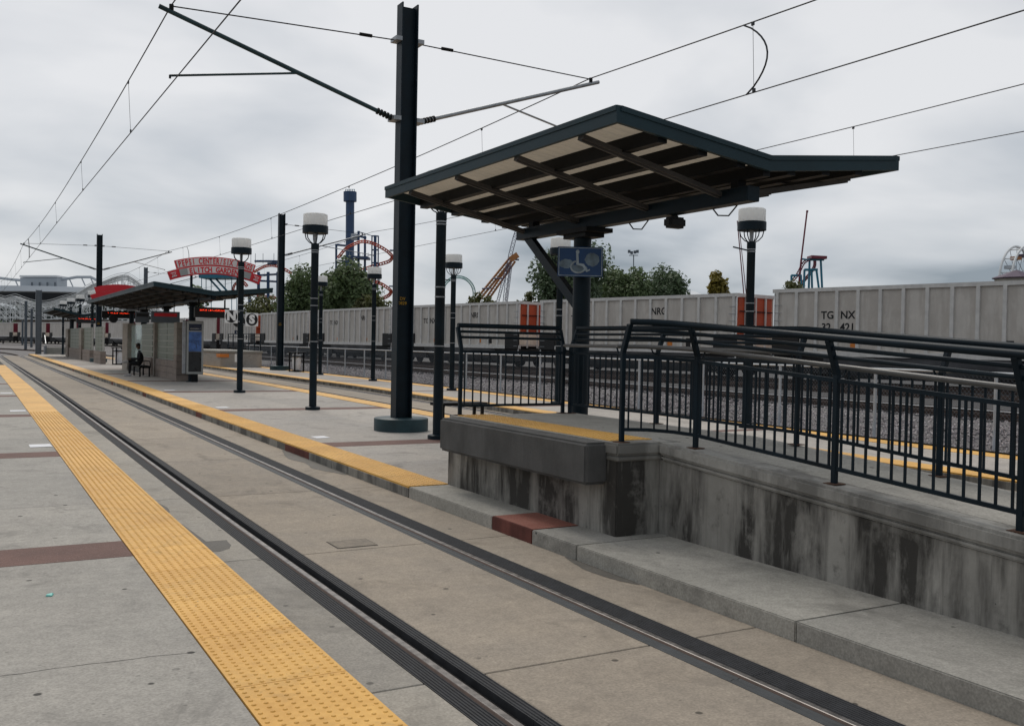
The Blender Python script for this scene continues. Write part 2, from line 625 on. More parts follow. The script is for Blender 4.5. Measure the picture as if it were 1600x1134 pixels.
def mat_leaf(name, col):
    k = Nodes(name)
    n = k.noise(.9, 3, .6)
    f = k.noise(9, 2, .6)
    c = k.ramp(n, .3, .7, tuple(v * .6 for v in col), tuple(v * 1.35 for v in col))
    c = k.mix(.45, c, k.ramp(f, .25, .75, tuple(v * .5 for v in col), tuple(min(1, v * 1.6) for v in col)))
    k.set(c, .6)
    t = k.n('ShaderNodeBsdfTranslucent')
    k.l(c, t.inputs['Color'])
    mx = k.n('ShaderNodeMixShader')
    mx.inputs[0].default_value = .3
    k.l(k.b.outputs[0], mx.inputs[1])
    k.l(t.outputs[0], mx.inputs[2])
    k.l(mx.outputs[0], k.o.inputs['Surface'])
    return k.m


M['leafA'] = mat_leaf('leaf green', (.118, .165, .066))
M['leafB'] = mat_leaf('leaf dark green', (.105, .15, .075))
M['leafC'] = mat_leaf('leaf yellow', (.24, .19, .03))
M['leafD'] = mat_leaf('leaf olive', (.11, .115, .035))

# ================================================================== SETTING
# ---- ground
gp = []
xs = [-3000, -300, -60, -7, 16.2, 40, 60, 300, 3000]
ys = [-400, -20, 10, 35, 100, 300, 4000]
for y in ys:
    for x in xs:
        gp.append((x, y, -.12 + G(y)))
gf = []
nx = len(xs)
for j in range(len(ys) - 1):
    for i in range(nx - 1):
        a = j * nx + i
        gf.append((a, a + 1, a + nx + 1, a + nx))
MB().add(gp, gf).build('ground', M['ground'], kind='structure')


def sheet(b, x0, x1, y0, y1, top, thick, extra=0.0):
    """a slab following the grade"""
    g0, g1 = G(y0) + extra, G(y1) + extra
    return b.hexa([(x0, y0, top - thick + g0), (x1, y0, top - thick + g0), (x1, y1, top - thick + g1), (x0, y1, top - thick + g1),
                   (x0, y0, top + g0), (x1, y0, top + g0), (x1, y1, top + g1), (x0, y1, top + g1)])


def long_sheet(x0, x1, y0, y1, top, thick):
    b = MB()
    cuts = [y0] + [c for c in (10, 35) if y0 < c < y1] + [y1]
    for a, c in zip(cuts, cuts[1:]):
        sheet(b, x0, x1, a, c, top, thick)
    return b


PZ = .135
J = .006
# ---- domes for the tactile panels (shared mesh)
PL = .9144


def dome_mesh(wd, ln):
    b = MB()
    nxx = int(wd / .06)
    nyy = int(ln / .06)
    for i in range(nxx):
        for j in range(nyy):
            x = (i + .5) * wd / nxx
            y = (j + .5) * ln / nyy
            o = len(b.v)
            for rr, zz in ((.0140, 0), (.0085, .0050)):
                for q in range(8):
                    a = q * math.pi / 4
                    b.v.append((x + rr * math.cos(a), y + rr * math.sin(a), zz))
            for q in range(8):
                q2 = (q + 1) % 8
                b.f.append((o + q, o + q2, o + 8 + q2, o + 8 + q))
            b.f.append(tuple(o + 8 + q for q in range(8)))
    return b.mesh('truncated_domes', M['tactile'])


def panel_mesh(wd, ln):
    return MB().box(0, wd, .003, ln - .003, -.02, .005).mesh('tactile_panel', M['tactile'])


DM = dome_mesh(.60, PL)
PM = panel_mesh(.60, PL)
DM2 = dome_mesh(.55, PL)
PM2 = panel_mesh(.55, PL)


def tactile_row(parent, x, y0, y1, wd, dome_to, top=PZ):
    y = y0
    n = 0
    while y < y1 - .05:
        yc = y + PL / 2
        p = obj('tactile_panel', PM if wd == .60 else PM2, parent, loc=(x, y, top + G(y) + .001), rot=(math.atan2(G(y + PL) - G(y), PL), 0, 0))
        if yc < dome_to:
            obj('truncated_domes', DM if wd == .60 else DM2, p, kind='stuff', loc=(0, 0, .005))
        y += PL
        n += 1


# ---- left platform
lp = long_sheet(-7, 1.79, -3, 97, PZ - .012, .25).build('left_platform', M['joint'], kind='structure')
bands = [1.3, 8.36, 15.52, 22.9, 29.9, 36.9, 43.9, 50.9, 57.9, 64.9]
prev = -3.0
for i, by in enumerate(bands + [97]):
    segs = [prev, prev + 2.1, by] if 10 < by < 60 else [prev, by]
    for a, c in zip(segs, segs[1:]):
        for x0, x1 in ((-7, -2.2), (-2.2, 1.195)):
            sheet(MB(), x0 + J / 2, x1 - J / 2, a + J / 2, c - J / 2, PZ, .09).build('slab', M['plat'], lp, bevel=.003)
    if by < 90:
        sheet(MB(), -7, 1.19, by + J / 2, by + .66 - J / 2, PZ + .001, .09).build('red_band', M['red'], lp)
    prev = by + .66
tactile_row(lp, 1.197, 2.2, 60, .60, 24)
# a crack wandering across the near slab
b = MB()
pp = []
for i in range(40):
    t = i / 39
    pp.append((-2.0 + 3.15 * t, 5.72 + .09 * math.sin(t * 9) * .3 + rnd.uniform(-.012, .012) - .1 * t * t))
for (xa, ya), (xb, yb) in zip(pp, pp[1:]):
    wv = rnd.uniform(.0015, .0035)
    b.add([(xa, ya - wv, PZ + .001), (xb, yb - wv, PZ + .001), (xb, yb + wv, PZ + .001), (xa, ya + wv, PZ + .001)], [(0, 1, 2, 3)])
b.build('crack', M['joint'], lp)

# ---- tracks
TR = {}


def rail_profile(x, zt):
    """polished head, web and foot, as an outline in X and Z"""
    hw = .037
    return [(x - .07, zt - .16), (x + .07, zt - .16), (x + .07, zt - .145), (x + .012, zt - .13), (x + .012, zt - .045), (x + hw, zt - .036),
            (x + hw, zt - .008), (x + hw - .010, zt), (x - hw + .010, zt), (x - hw, zt - .008), (x - hw, zt - .036), (x - .012, zt - .045),
            (x - .012, zt - .13), (x - .07, zt - .145)]


def along(prof, ys_, zfun):
    b = MB()
    n = len(prof)
    for y in ys_:
        for x, z in prof:
            b.v.append((x, y, z + zfun(y)))
    for j in range(len(ys_) - 1):
        for k in range(n):
            k2 = (k + 1) % n
            b.f.append((j * n + k, j * n + k2, (j + 1) * n + k2, (j + 1) * n + k))
    b.f.append(tuple(range(n)))
    b.f.append(tuple((len(ys_) - 1) * n + k for k in reversed(range(n))))
    return b


def ribbed(x0, x1, top, ribs):
    """rubber strip with raised ribs"""
    p = [(x0, top - .08), (x0, top)]
    wd = (x1 - x0) / ribs
    for i in range(ribs):
        a = x0 + i * wd
        p += [(a + wd * .18, top), (a + wd * .32, top - .006), (a + wd * .68, top - .006), (a + wd * .82, top)]
    p += [(x1, top), (x1, top - .08)]
    return p


def paved_track(name, xl, xr, ra, rb, joints, near):
    y0, y1 = joints[0], joints[-1]
    t = long_sheet(xl, xr, y0, y1, -.055, .2).build(name, M['void'], kind='structure')
    yy = [y0, 10, 35, y1]
    cols = [(xl, ra - .17, 'slabside'), (ra + .21, rb - .14, 'slab'), (rb + .24, xr, 'slab')]
    for a, c in zip(joints, joints[1:]):
        for x0, x1, mt in cols:
            sheet(MB(), x0 + .002, x1 - .002, a + .007, c - .007, 0, .06).build('slab', M[mt], t, bevel=.005)
    for x in (ra, rb):
        along(rail_profile(x, .004), yy, G).build('rail', M['railside'], t)
        along([(x - .020, .0035), (x + .026, .0035), (x + .022, .0065), (x - .015, .0065)], yy, G).build('rail_head', M['railtop'], t)
    # rubber panels either side of each rail, with the open groove beside the near rail
    step = 3.2
    y = y0
    while y < min(y1, 60):
        e = min(y + step, y1)
        cut = [y] + [q for q in (10, 35) if y < q < e] + [e]
        for x0, x1, rb_ in ((ra - .168, ra - .04, 6), (ra + .115, ra + .208, 4), (rb - .138, rb - .042, 2), (rb + .045, rb + .238, 8)):
            along(ribbed(x0, x1, -.002, rb_), cut, G).build('rubber_panel', M['rubber2'] if rb_ == 2 else M['rubber'], t)
        y = e + .004
    if y1 > 60:
        for x0, x1 in ((ra - .168, ra - .04), (ra + .115, ra + .208), (rb - .138, rb - .042), (rb + .045, rb + .238)):
            long_sheet(x0, x1, y + .004, y1, -.002, .06).build('rubber_panel', M['rubber'], t)
    return t


jts = [-2.2, 1.4] + [4.93 + 3.5 * i for i in range(27)]
track1 = paved_track('near_track', 1.795, 4.77, 2.43, 3.99, jts, True)
track2 = paved_track('second_track', 10.15, 12.85, 10.9, 12.46, [2.0] + [6.0 + 7.0 * i for i in range(14)], False)

# ---- middle platform
MX0, MX1 = 4.77, 10.15
mp = long_sheet(MX0 + .02, MX1 - .02, -2, 98, PZ - .012, .24).build('middle_platform', M['joint'], kind='structure')
mb = [15.45, 23.45, 31.3, 39.1, 46.9, 54.8, 62.7, 70.6, 78.5, 86.4]
prev = 11.02
for by in mb + [98]:
    half = (prev + by) / 2
    for a, c in ((prev, half), (half, by)):
        for x0, x1 in ((5.33, 7.45), (7.45, 9.57)):
            sheet(MB(), x0 + J / 2, x1 - J / 2, a + J / 2, c - J / 2, PZ, .09).build('slab', M['plat2'], mp, bevel=.003)
    if by < 97:
        sheet(MB(), 5.33, 9.57, by + J / 2, by + .66 - J / 2, PZ + .001, .09).build('red_band', M['red'], mp)
    prev = by + .66
# under and beside the ramp
for a, c in ((-2, 1.6), (1.6, 4.57), (4.57, 7.2)):
    sheet(MB(), MX0, 5.90, a + .004, c - .004, PZ, .17).build('slab', M['step'], mp, bevel=.008, seg=2)
sheet(MB(), MX0 - .002, 5.90, 7.99, 8.80, PZ + .002, .17).build('red_block', M['redpaint'], mp, bevel=.006, seg=2)
sheet(MB(), MX0 + .02, 5.895, 8.0, 8.79, PZ + .0035, .01).build('red_band', mat_aggregate('worn red aggregate', (.24, .075, .05), (.33, .13, .09), (.5, .36, .28)), mp)
sheet(MB(), MX0, 5.90, 7.204, 7.986, PZ, .17).build('slab', M['step'], mp, bevel=.008, seg=2)
sheet(MB(), MX0, 5.90, 8.804, 10.98, PZ, .17).build('slab', M['step'], mp, bevel=.008, seg=2)
for a, c in ((-2, 3), (3, 8), (8, 11.0)):
    sheet(MB(), 7.3, 9.57, a + .004, c - .004, PZ, .09).build('slab', M['plat2'], mp, bevel=.003)
# kerb blocks along both edges
for side in (0, 1):
    y = 11.0 if side == 0 else -2.0
    k = 0
    lim = 64 if side == 0 else 2
    while y < 98:
        ln = rnd.choice((.55, .7, .9, 1.1, 1.35)) if y < lim else 6
        isred = any(abs(y + ln / 2 - (q + .33)) < ln / 2 for q in mb)
        ln_ = min(ln, 98 - y)
        x0 = MX0 + rnd.uniform(-.004, .004) if side == 0 else MX1 - .2
        x1 = MX0 + .2 if side == 0 else MX1
        sheet(MB(), x0, x1, y + .003, y + ln_ - .003, PZ - .02, .15, rnd.uniform(-.002, .002)).build('kerb_block', M['redpaint'] if isred and ln < 2 else M['kerb'], mp, bevel=.006)
        y += ln
tactile_row(mp, MX0 + .005, 11.0, 97.5, .55, 26)
tactile_row(mp, MX1 - .555, 6, 97.5, .55, 0)

# ---- far platform
FX0, FX1 = 12.86, 16.05
fp = long_sheet(FX0 + .02, FX1 - .02, -2, 75, PZ - .012, .24).build('far_platform', M['joint'], kind='structure')
prev = -2
fb = [6.9, 15.6, 23.3, 31.0, 38.8, 46.6, 54.4, 62.2]
for by in fb + [75]:
    half = (prev + by) / 2
    for a, c in ((prev, half), (half, by)):
        sheet(MB(), FX0 + .57, FX1 - .57, a + J / 2, c - J / 2, PZ, .09).build('slab', M['plat2'], fp)
    if by < 70:
        sheet(MB(), FX0 + .57, FX1 - .57, by + J / 2, by + .33 - J / 2, PZ + .001, .09).build('red_band', M['red'], fp)
    prev = by + .33
y = -2.0
while y < 75:
    ln = rnd.choice((.9, 1.2, 1.5))
    sheet(MB(), FX0 + rnd.uniform(-.004, .004), FX0 + .2, y + .003, min(y + ln, 75) - .003, PZ - .02, .15).build('kerb_block', M['kerb'], fp, bevel=.006)
    y += ln
tactile_row(fp, FX0 + .005, 2, 74.5, .55, 0)
tactile_row(fp, FX1 - .555, 2, 74.5, .55, 0)
long_sheet(FX1 + .002, FX1 + .05, -2, 75, PZ + .035, .28).build('edge_angle', M['steelblack'], fp)


# ---- ballast bank with the outer tracks
def BZ(x):
    pts = [(16.0, .02), (17.2, .08), (19.6, .40), (20.6, .43), (23.5, .34), (60, .34)]
    for (a, za), (b_, zb) in zip(pts, pts[1:]):
        if x <= b_:
            t = (x - a) / (b_ - a)
            return za + (zb - za) * max(0, min(1, t))
    return .34


bx = [16.06, 16.6, 17.2, 17.9, 18.6, 19.2, 19.6, 20.1, 20.6, 22, 23.5, 30, 45, 60, 110]
byl = list(range(-10, 190, 4))
bv = []
for yv in byl:
    for xv in bx:
        bv.append((xv, yv, BZ(xv) + (rnd.uniform(-.03, .03) if xv < 23 and xv > 16.1 else 0)))
bf = []
for j in range(len(byl) - 1):
    for i in range(len(bx) - 1):
        a = j * len(bx) + i
        bf.append((a, a + 1, a + len(bx) + 1, a + len(bx)))
nb = len(bx) - 1
MB().add(bv, [f for q, f in enumerate(bf) if q % nb < 7]).build('ballast_bank', M['ballast'], kind='structure')
MB().add(bv, [f for q, f in enumerate(bf) if q % nb >= 7]).build('shaded_trackbed', mat_aggregate('shade dark ballast', (.028, .026, .026), (.05, .046, .045), (.13, .125, .125)), kind='structure')  # dark bed: the shade under the train is put into the ballast colour

# loose stones
rs = np.random.RandomState(3)


def stones(n, mat, name, seed, smin, smax):
    rs_ = np.random.RandomState(seed)
    base = np.array([(1, 0, 0), (-1, 0, 0), (0, 1, 0), (0, -1, 0), (0, 0, 1), (0, 0, -1)], float)
    tri = np.array([(0, 2, 4), (2, 1, 4), (1, 3, 4), (3, 0, 4), (2, 0, 5), (1, 2, 5), (3, 1, 5), (0, 3, 5)])
    yv = 6 + 62 * rs_.rand(n) ** 1.6
    xv = 16.15 + 5.0 * rs_.rand(n)
    zv = np.array([BZ(a) for a in xv])
    V = np.zeros((n, 6, 3))
    for i in range(6):
        V[:, i] = base[i] * (smin + (smax - smin) * rs_.rand(n, 1)) * (.6 + .7 * rs_.rand(n, 3))
    ang = rs_.rand(n) * 6.28
    ca, sa = np.cos(ang)[:, None], np.sin(ang)[:, None]
    x, y_ = V[:, :, 0] * ca - V[:, :, 1] * sa, V[:, :, 0] * sa + V[:, :, 1] * ca
    tl = rs_.rand(n)[:, None] * 1.2 - .6
    z = V[:, :, 2] + x * tl
    V = np.stack([x + xv[:, None], y_ + yv[:, None], z + zv[:, None] + .012], -1).reshape(-1, 3)
    F = (tri[None] + (np.arange(n) * 6)[:, None, None]).reshape(-1, 3)
    me = bpy.data.meshes.new(name)
    me.from_pydata(V.tolist(), [], F.tolist())
    me.materials.append(mat)
    o = obj(name, me, kind='stuff')
    return o


tag(stones(15000, M['stone'], 'ballast_stones', 5, .028, .055), 'grey brown ballast stones on the railway bank', 'ballast')
tag(stones(8000, M['stone2'], 'pale_ballast_stones', 6, .022, .045), 'pale ballast stones scattered over the railway bank', 'ballast')


def open_track(name, pts, zr, gauge=1.56, sleepers=True):
    """ballasted track along a line of points"""
    t = obj(name, None)
    t['kind'] = 'structure'
    pts = [Vector((p[0], p[1], zr)) for p in pts]
    for s in (-1, 1):
        b = MB()
        line = []
        for i, p in enumerate(pts):
            d = (pts[min(i + 1, len(pts) - 1)] - pts[max(i - 1, 0)]).normalized()
            nrm = Vector((d.y, -d.x, 0))
            line.append(p + nrm * s * gauge / 2)
        for a, c in zip(line, line[1:]):
            b.bar(a - Vector((0, 0, .03)), c - Vector((0, 0, .03)), .07, .06)
            b.bar(a - Vector((0, 0, .11)), c - Vector((0, 0, .11)), .025, .12)
        b.build('rail', M['railside'], t)
    if sleepers:
        L = sum((c - a).length for a, c in zip(pts, pts[1:]))
        sm = MB().box(-1.3, 1.3, -.11, .11, -.1, .03).mesh('sleeper', M['gondark'], bevel=.01)
        dist = 0
        cur = 0
        nmax = 0
        for a, c in zip(pts, pts[1:]):
            seg = (c - a).length
            while cur < dist + seg and nmax < 140:
                p = a + (c - a) * ((cur - dist) / seg)
                d = (c - a).normalized()
                obj('sleeper', sm, t, loc=(p.x, p.y, zr - .16), rot=(0, 0, math.atan2(d.y, d.x) - math.pi / 2))
                cur += .62
                nmax += 1
            dist += seg
    return t


open_track('third_track', [(20.9, 4), (20.9, 40), (20.9, 80), (20.2, 105), (18.5, 130)], .58)
TRAIN = [(36.2, 17.6), (33.2, 33.3), (30.4, 50), (28.3, 66), (26.8, 82), (26, 98), (25.5, 114), (25, 130), (24.2, 146), (23, 162), (21, 178), (18, 194), (14, 209), (9, 224), (3, 238), (-4, 252)]


def off(p, q, d):
    v = Vector((q[0] - p[0], q[1] - p[1]))
    v.normalize()
    return Vector((v.y, -v.x)) * d


TC = []
for i, p in enumerate(TRAIN):
    a = TRAIN[max(i - 1, 0)]
    c = TRAIN[min(i + 1, len(TRAIN) - 1)]
    o_ = off(a, c, 1.55)
    TC.append((p[0] + o_.x, p[1] + o_.y))
open_track('freight_track', [(39.6, 3)] + TC, .52, sleepers=False)
open_track('nearer_freight_track', [(31.8, 8), (28.6, 33), (26.2, 50), (24.5, 66), (23.4, 82), (22.9, 98)], .50, sleepers=False)
# the near track leaves the paving and bends away
curve = []
for i in range(24):
    t = i / 23
    curve.append((3.21 - 34 * t * t, 99.4 + 105 * t))
open_track('bending_track', curve, .135 + .0, sleepers=True)
curve2 = [(x + 8.5, y) for x, y in curve]
open_track('outer_bending_track', curve2, .135, sleepers=False)
MB().add([(-60, 99.4, .012), (20, 99.4, .012), (24, 260, .012), (-90, 260, .012)], [(0, 1, 2, 3)]).build('ballast_field', M['ballast'], kind='structure')

# ================================================================== RAMP
ZT = 1.018


def ZR(y):
    return ZT if y > 7.3 else ZT - .066 * (7.3 - y)


ramp = thing('boarding_ramp', 'stained concrete wheelchair ramp and raised boarding block on the middle platform', 'ramp', (6.3, 7.4, PZ))
RO = -Vector((6.3, 7.4, PZ))


def rbuild(b, name, mat, **kw):
    o = b.build(name, mat, ramp, **kw)
    o.location = RO
    return o


b = MB().box(5.31, 7.08, 7.62, 11.0, .12, .93)
rbuild(b, 'block_wall', M['wall'], bevel=.01)
rbuild(MB().box(5.31, 5.86, 7.36, 7.615, .12, .86), 'pilaster', M['wall'], bevel=.012, seg=2)
b = MB()
b.box(5.275, 5.80, 7.31, 7.62, .90, ZT)
rbuild(b, 'pilaster_cap', M['cap'], bevel=.022, seg=2)
rbuild(MB().box(5.295, 5.83, 7.335, 7.62, .845, .90), 'pilaster_moulding', M['cap'], bevel=.015)
rbuild(MB().box(5.36, 7.16, 7.62, 10.99, .93, ZT), 'deck_slab', M['step'], bevel=.006)
# bumper beam
rbuild(MB().box(5.05, 5.31, 7.5, 10.72, .615, ZT - .004), 'bumper_beam', M['bumper'], bevel=.028, seg=3)
rbuild(MB().box(5.312, 5.36, 7.62, 10.98, .94, ZT), 'edge_strip', M['step'])
tr = Vector((0, 0, 0))
y = 7.56
for i in range(4):
    ln = (10.93 - 7.56) / 4
    pm = MB().box(0, .5, .0015, ln - .0015, -.01, .006).mesh('tactile_panel', M['tactile'])
    p = obj('tactile_panel', pm, ramp, loc=Vector((5.37, 7.56 + i * ln, ZT)) + RO)
    obj('truncated_domes', dome_mesh(.5, ln), p, kind='stuff', loc=(0, 0, .006))
# sloping wing wall
cutsy = [7.36, 5.7, 4.0, 2.3, 0.6, -1.2]


def wing(x0, x1, dz0, dz1, ya, yb):
    return MB().hexa([(x0, yb, ZR(yb) + dz0 if dz0 is not None else .12), (x1, yb, ZR(yb) + dz0 if dz0 is not None else .12), (x1, ya, ZR(ya) + dz0 if dz0 is not None else .12), (x0, ya, ZR(ya) + dz0 if dz0 is not None else .12),
                      (x0, yb, ZR(yb) + dz1), (x1, yb, ZR(yb) + dz1), (x1, ya, ZR(ya) + dz1), (x0, ya, ZR(ya) + dz1)])


YE = -2.0
rbuild(wing(5.81, 6.02, None, -.17, 7.358, YE), 'ramp_wall', M['wall'], bevel=.006)
rbuild(wing(5.775, 6.02, -.168, -.118, 7.30, YE), 'wall_moulding', M['cap'], bevel=.016, seg=2)
rbuild(wing(5.745, 6.02, -.116, 0, 7.30, YE), 'wall_cap', M['cap'], bevel=.022, seg=2)
for ya, yb in ((7.615, 5.95), (5.95, 3.2), (3.2, YE)):
    if ya > 7.3:
        rbuild(MB().hexa([(6.022, yb, ZR(yb) - .12), (7.2, yb, ZR(yb) - .12), (7.2, ya, ZT - .12), (6.022, ya, ZT - .12), (6.022, yb, ZR(yb)), (7.2, yb, ZR(yb)), (7.2, ya, ZT - .002), (6.022, ya, ZT - .002)]), 'ramp_slab', M['step'], bevel=.004)
    else:
        rbuild(wing(6.022, 7.2, -.12, -.001, ya - .004, yb), 'ramp_slab', M['step'], bevel=.004)
rbuild(MB().box(5.802, 6.02, 7.305, 7.615, .90, ZT - .001), 'corner_cap', M['cap'])
rbuild(wing(7.0, 7.2, None, -.121, 7.6, YE), 'rear_wall', M['wall'])


# ================================================================== RAILINGS
def railing(label, name, path, posts, outward, handrail=0, zoff=0.0, bal=.118):
    """path: base points (x, y, z); posts: list of (path parameter index); outward: per path point unit vector"""
    base = Vector(path[0])
    t = thing(name, label, 'railing', base)
    O = -base
    pv = [Vector(p) for p in path]
    ov = [Vector((*q, 0)).normalized() for q in outward]

    def line(h, offs):
        return [p + Vector((0, 0, h)) + q * offs for p, q in zip(pv, ov)]

    def put(b, nm, mat, par=t, **kw):
        o = b.build(nm, mat, par, **kw)
        if par is t:
            o.location = O
        return o

    put(MB().tube(line(1.14, .10), .031, 10), 'top_rail', M['teal'], smooth=True)
    put(MB().tube(line(1.062, .072), .017, 8), 'middle_rail', M['teal'], smooth=True)
    put(MB().tube(line(.99, .045), .017, 8), 'middle_rail', M['teal'], smooth=True)
    for h in (.808, .123):
        b = MB()
        ln = line(h, 0)
        for a, c in zip(ln, ln[1:]):
            b.bar(a, c, .026, .032)
        put(b, 'baluster_rail', M['teal'])
    pm = MB().bar((0, 0, -.02), (0, 0, .80), .042, .058)
    for i in posts:
        p, q = pv[i], ov[i]
        b = MB()
        s = Vector((-q.y, q.x, 0)) * .023
        prof = [(-.020, -.02), (.020, -.02), (.020, .85), (.05, .92), (.125, 1.115), (.075, 1.125), (.004, .935), (-.020, .87)]
        b.extrude([p + q * a + Vector((0, 0, z)) for a, z in prof], -s, s)
        o = put(b, 'post', M['teal'], bevel=.004)
        fl = MB().box(-.06, .06, -.06, .06, 0, .008).mesh('foot_plate', M['rust'])
        obj('foot_plate', fl, o, loc=p)
    # balusters
    bm_ = MB().box(-.008, .008, -.008, .008, .123, .808).mesh('baluster', M['teal'])
    for a, c in zip(pv, pv[1:]):
        L = (Vector((c.x, c.y)) - Vector((a.x, a.y))).length
        n = max(1, int(round(L / bal)))
        ang = math.atan2(c.y - a.y, c.x - a.x)
        for k in range(n):
            q = a + (c - a) * ((k + .5) / n)
            if all((Vector((q.x, q.y)) - Vector((pv[i].x, pv[i].y))).length > .05 for i in posts):
                obj('baluster', bm_, t, loc=q - base, rot=(0, 0, ang))
    if handrail:
        hr = put(MB().tube(line(.91, -.105 * handrail), .022, 10), 'handrail', M['handrail'], smooth=True)
        for i in posts:
            p, q = pv[i], ov[i]
            b = MB().tube([p + Vector((0, 0, .825)), p + Vector((0, 0, .835)) - q * .07, p + Vector((0, 0, .895)) - q * .105], .009, 6)
            bo = b.build('bracket', M['teal'], hr)
    return t


outer = [(5.40, 7.42), (5.62, 7.31), (5.80, 7.14), (5.89, 6.93), (5.89, 5.28), (5.89, 3.75), (5.89, 2.2), (5.89, .6)]
railing('dark teal railing along the ramp wall above the near track, with grey handrail', 'ramp_railing', [(x, y, ZR(y)) for x, y in outer], [0, 3, 4, 5, 6, 7],
        [(0, -1), (-.45, -.9), (-.8, -.6), (-1, -.15), (-1, 0), (-1, 0), (-1, 0), (-1, 0)], handrail=1)
inner = [(7.04, 10.86), (7.13, 9.1), (7.13, 6.88), (7.13, 5.27), (7.13, 3.65), (7.13, 2.0), (7.13, .4)]
railing('dark teal railing along the rear edge of the ramp beside the canopy column', 'rear_ramp_railing', [(x, y, ZR(y)) for x, y in inner], [0, 1, 2, 3, 4, 5, 6], [(1, 0)] * 7, handrail=1)
endr = [(5.43, 10.93), (6.97, 10.93)]
railing('short dark teal railing closing the end of the raised boarding block', 'end_railing', [(x, y, ZT) for x, y in endr], [0, 1], [(0, 1)] * 2)


# ================================================================== CANOPIES
def corrugated(xa, za, xb, zb, y0, y1, n):
    """sheet between two slopes, corrugations running down the slope"""
    b = MB()
    m_ = n * 4
    for j in range(m_ + 1):
        y = y0 + (y1 - y0) * j / m_
        dz = (.024, .024, -.024, -.024)[j % 4]
        b.v += [(xa, y, za + dz), (xb, y, zb + dz)]
    for j in range(m_):
        b.f.append((2 * j, 2 * j + 1, 2 * j + 3, 2 * j + 2))
    return b


def canopy(name, label, y0, y1, ze, zf, zb, cols, colbase, rafters, braces, near=True):
    XL, XF, XR = 5.5, 7.55, 9.6
    t = thing(name, label, 'canopy', (XF, cols[0], colbase))
    O = -Vector((XF, cols[0], colbase))

    def put(b, nm, mat, par=t, **kw):
        o = b.build(nm, mat, par, **kw)
        if par is t:
            o.location = O
        return o

    H = .17
    for xa, za, xb, zb_ in ((XL + .06, ze - .035, XF, zf - .035), (XR - .06, ze - .075, XF, zf - .035)):
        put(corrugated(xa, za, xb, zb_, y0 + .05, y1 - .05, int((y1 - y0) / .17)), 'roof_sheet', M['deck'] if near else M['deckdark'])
    zer = ze - .04
    # fascia boards, a flashing lip over each
    fx = [((XL, y0, ze), (XL, y1, ze)), ((XR, y0, zer), (XR, y1, zer))]
    for a, c in fx:
        a, c = Vector(a), Vector(c)
        s = 1 if a.x < XF else -1
        put(MB().hexa([a + Vector((0, 0, -H)), a + Vector((s * .05, 0, -H)), c + Vector((s * .05, 0, -H)), c + Vector((0, 0, -H)), a, a + Vector((s * .05, 0, 0)), c + Vector((s * .05, 0, 0)), c]), 'fascia', M['fascia'])
        put(MB().bar(a + Vector((-s * .006, 0, -.028)), c + Vector((-s * .006, 0, -.028)), .014, .052), 'flashing', M['fascia'])
    for yy, s in ((y0, 1), (y1, -1)):
        for xa, za, xb, zb_ in ((XL + .05, ze, XF, zf), (XF, zf, XR - .05, zer)):
            dz = .007 * 0
            p = [(xa, yy, za - H), (xb, yy, zb_ - H), (xb, yy, zb_), (xa, yy, za)]
            b = MB().extrude([Vector(q) for q in p], (0, 0, 0), (0, s * .05, 0))
            put(b, 'fascia', M['fascia'])
            put(MB().bar((xa, yy - s * .006, za - .028), (xb, yy - s * .006, zb_ - .028), .014, .052), 'flashing', M['fascia'])
    # purlins along the track
    for f in (.30, .56, .82):
        for xe, zz in ((XL, ze), (XR, zer)):
            x = xe + (XF - xe) * f
            z = zz + (zf - zz) * f - .06
            put(MB().bar((x, y0 + .06, z - .075), (x, y1 - .06, z - .075), .12, .15), 'purlin', M['steelblack'])
    # rafters to the valley beam
    for yy in rafters:
        for xe, zz in ((XL, ze), (XR, zer)):
            s = 1 if xe < XF else -1
            a = Vector((xe + s * .06, yy, zz - H - .01))
            c = Vector((XF + (-s) * .08, yy, zb + .12))
            r_ = put(MB().bar(a, c, .11, .05), 'rafter', M['rafter'])
            MB().bar(a - Vector((0, 0, .028)), c - Vector((0, 0, .028)), .03, .03).build('rib', M['rafter'], r_)
    put(MB().box(XF - .09, XF + .09, y0 + .25, y1 - .6, zb, zb + .17), 'valley_beam', M['teal'], bevel=.008)
    put(MB().box(XF - .05, XF + .05, y0 + .06, y1 - .06, zf - .22, zf - .07), 'ridge_beam', M['steelblack'])
    ny = max(2, int((y1 - y0) / 2.2))
    for i in range(ny):
        yy = y0 + .5 + (y1 - y0 - 1.5) * i / (ny - 1)
        put(MB().box(XF - .06, XF + .06, yy - .06, yy + .06, zb + .17, zf - .22), 'post', M['steelblack'])
    for k, cy in enumerate(cols):
        b = MB().lathe([(.125, colbase), (.125, zb - .12)], (XF, cy, 0), 20)
        put(b, 'column', M['teal'], smooth=True)
        put(MB().lathe([(.22, colbase), (.22, colbase + .03)], (XF, cy, 0), 16), 'base_plate', M['teal'])
        put(MB().box(XF - .22, XF + .22, cy - .42, cy + .35, zb - .06, zb), 'cap_plate', M['steelblack'])
        put(MB().box(XF - .16, XF + .16, cy - .3, cy + .26, zb - .12, zb - .06), 'cap_plate', M['steelblack'])
        if braces:
            put(MB().bar((XF, cy + .1, zb - 1.05), (XF, cy + 1.55, zb + .06), .09, .14), 'brace', M['teal'])
    return t


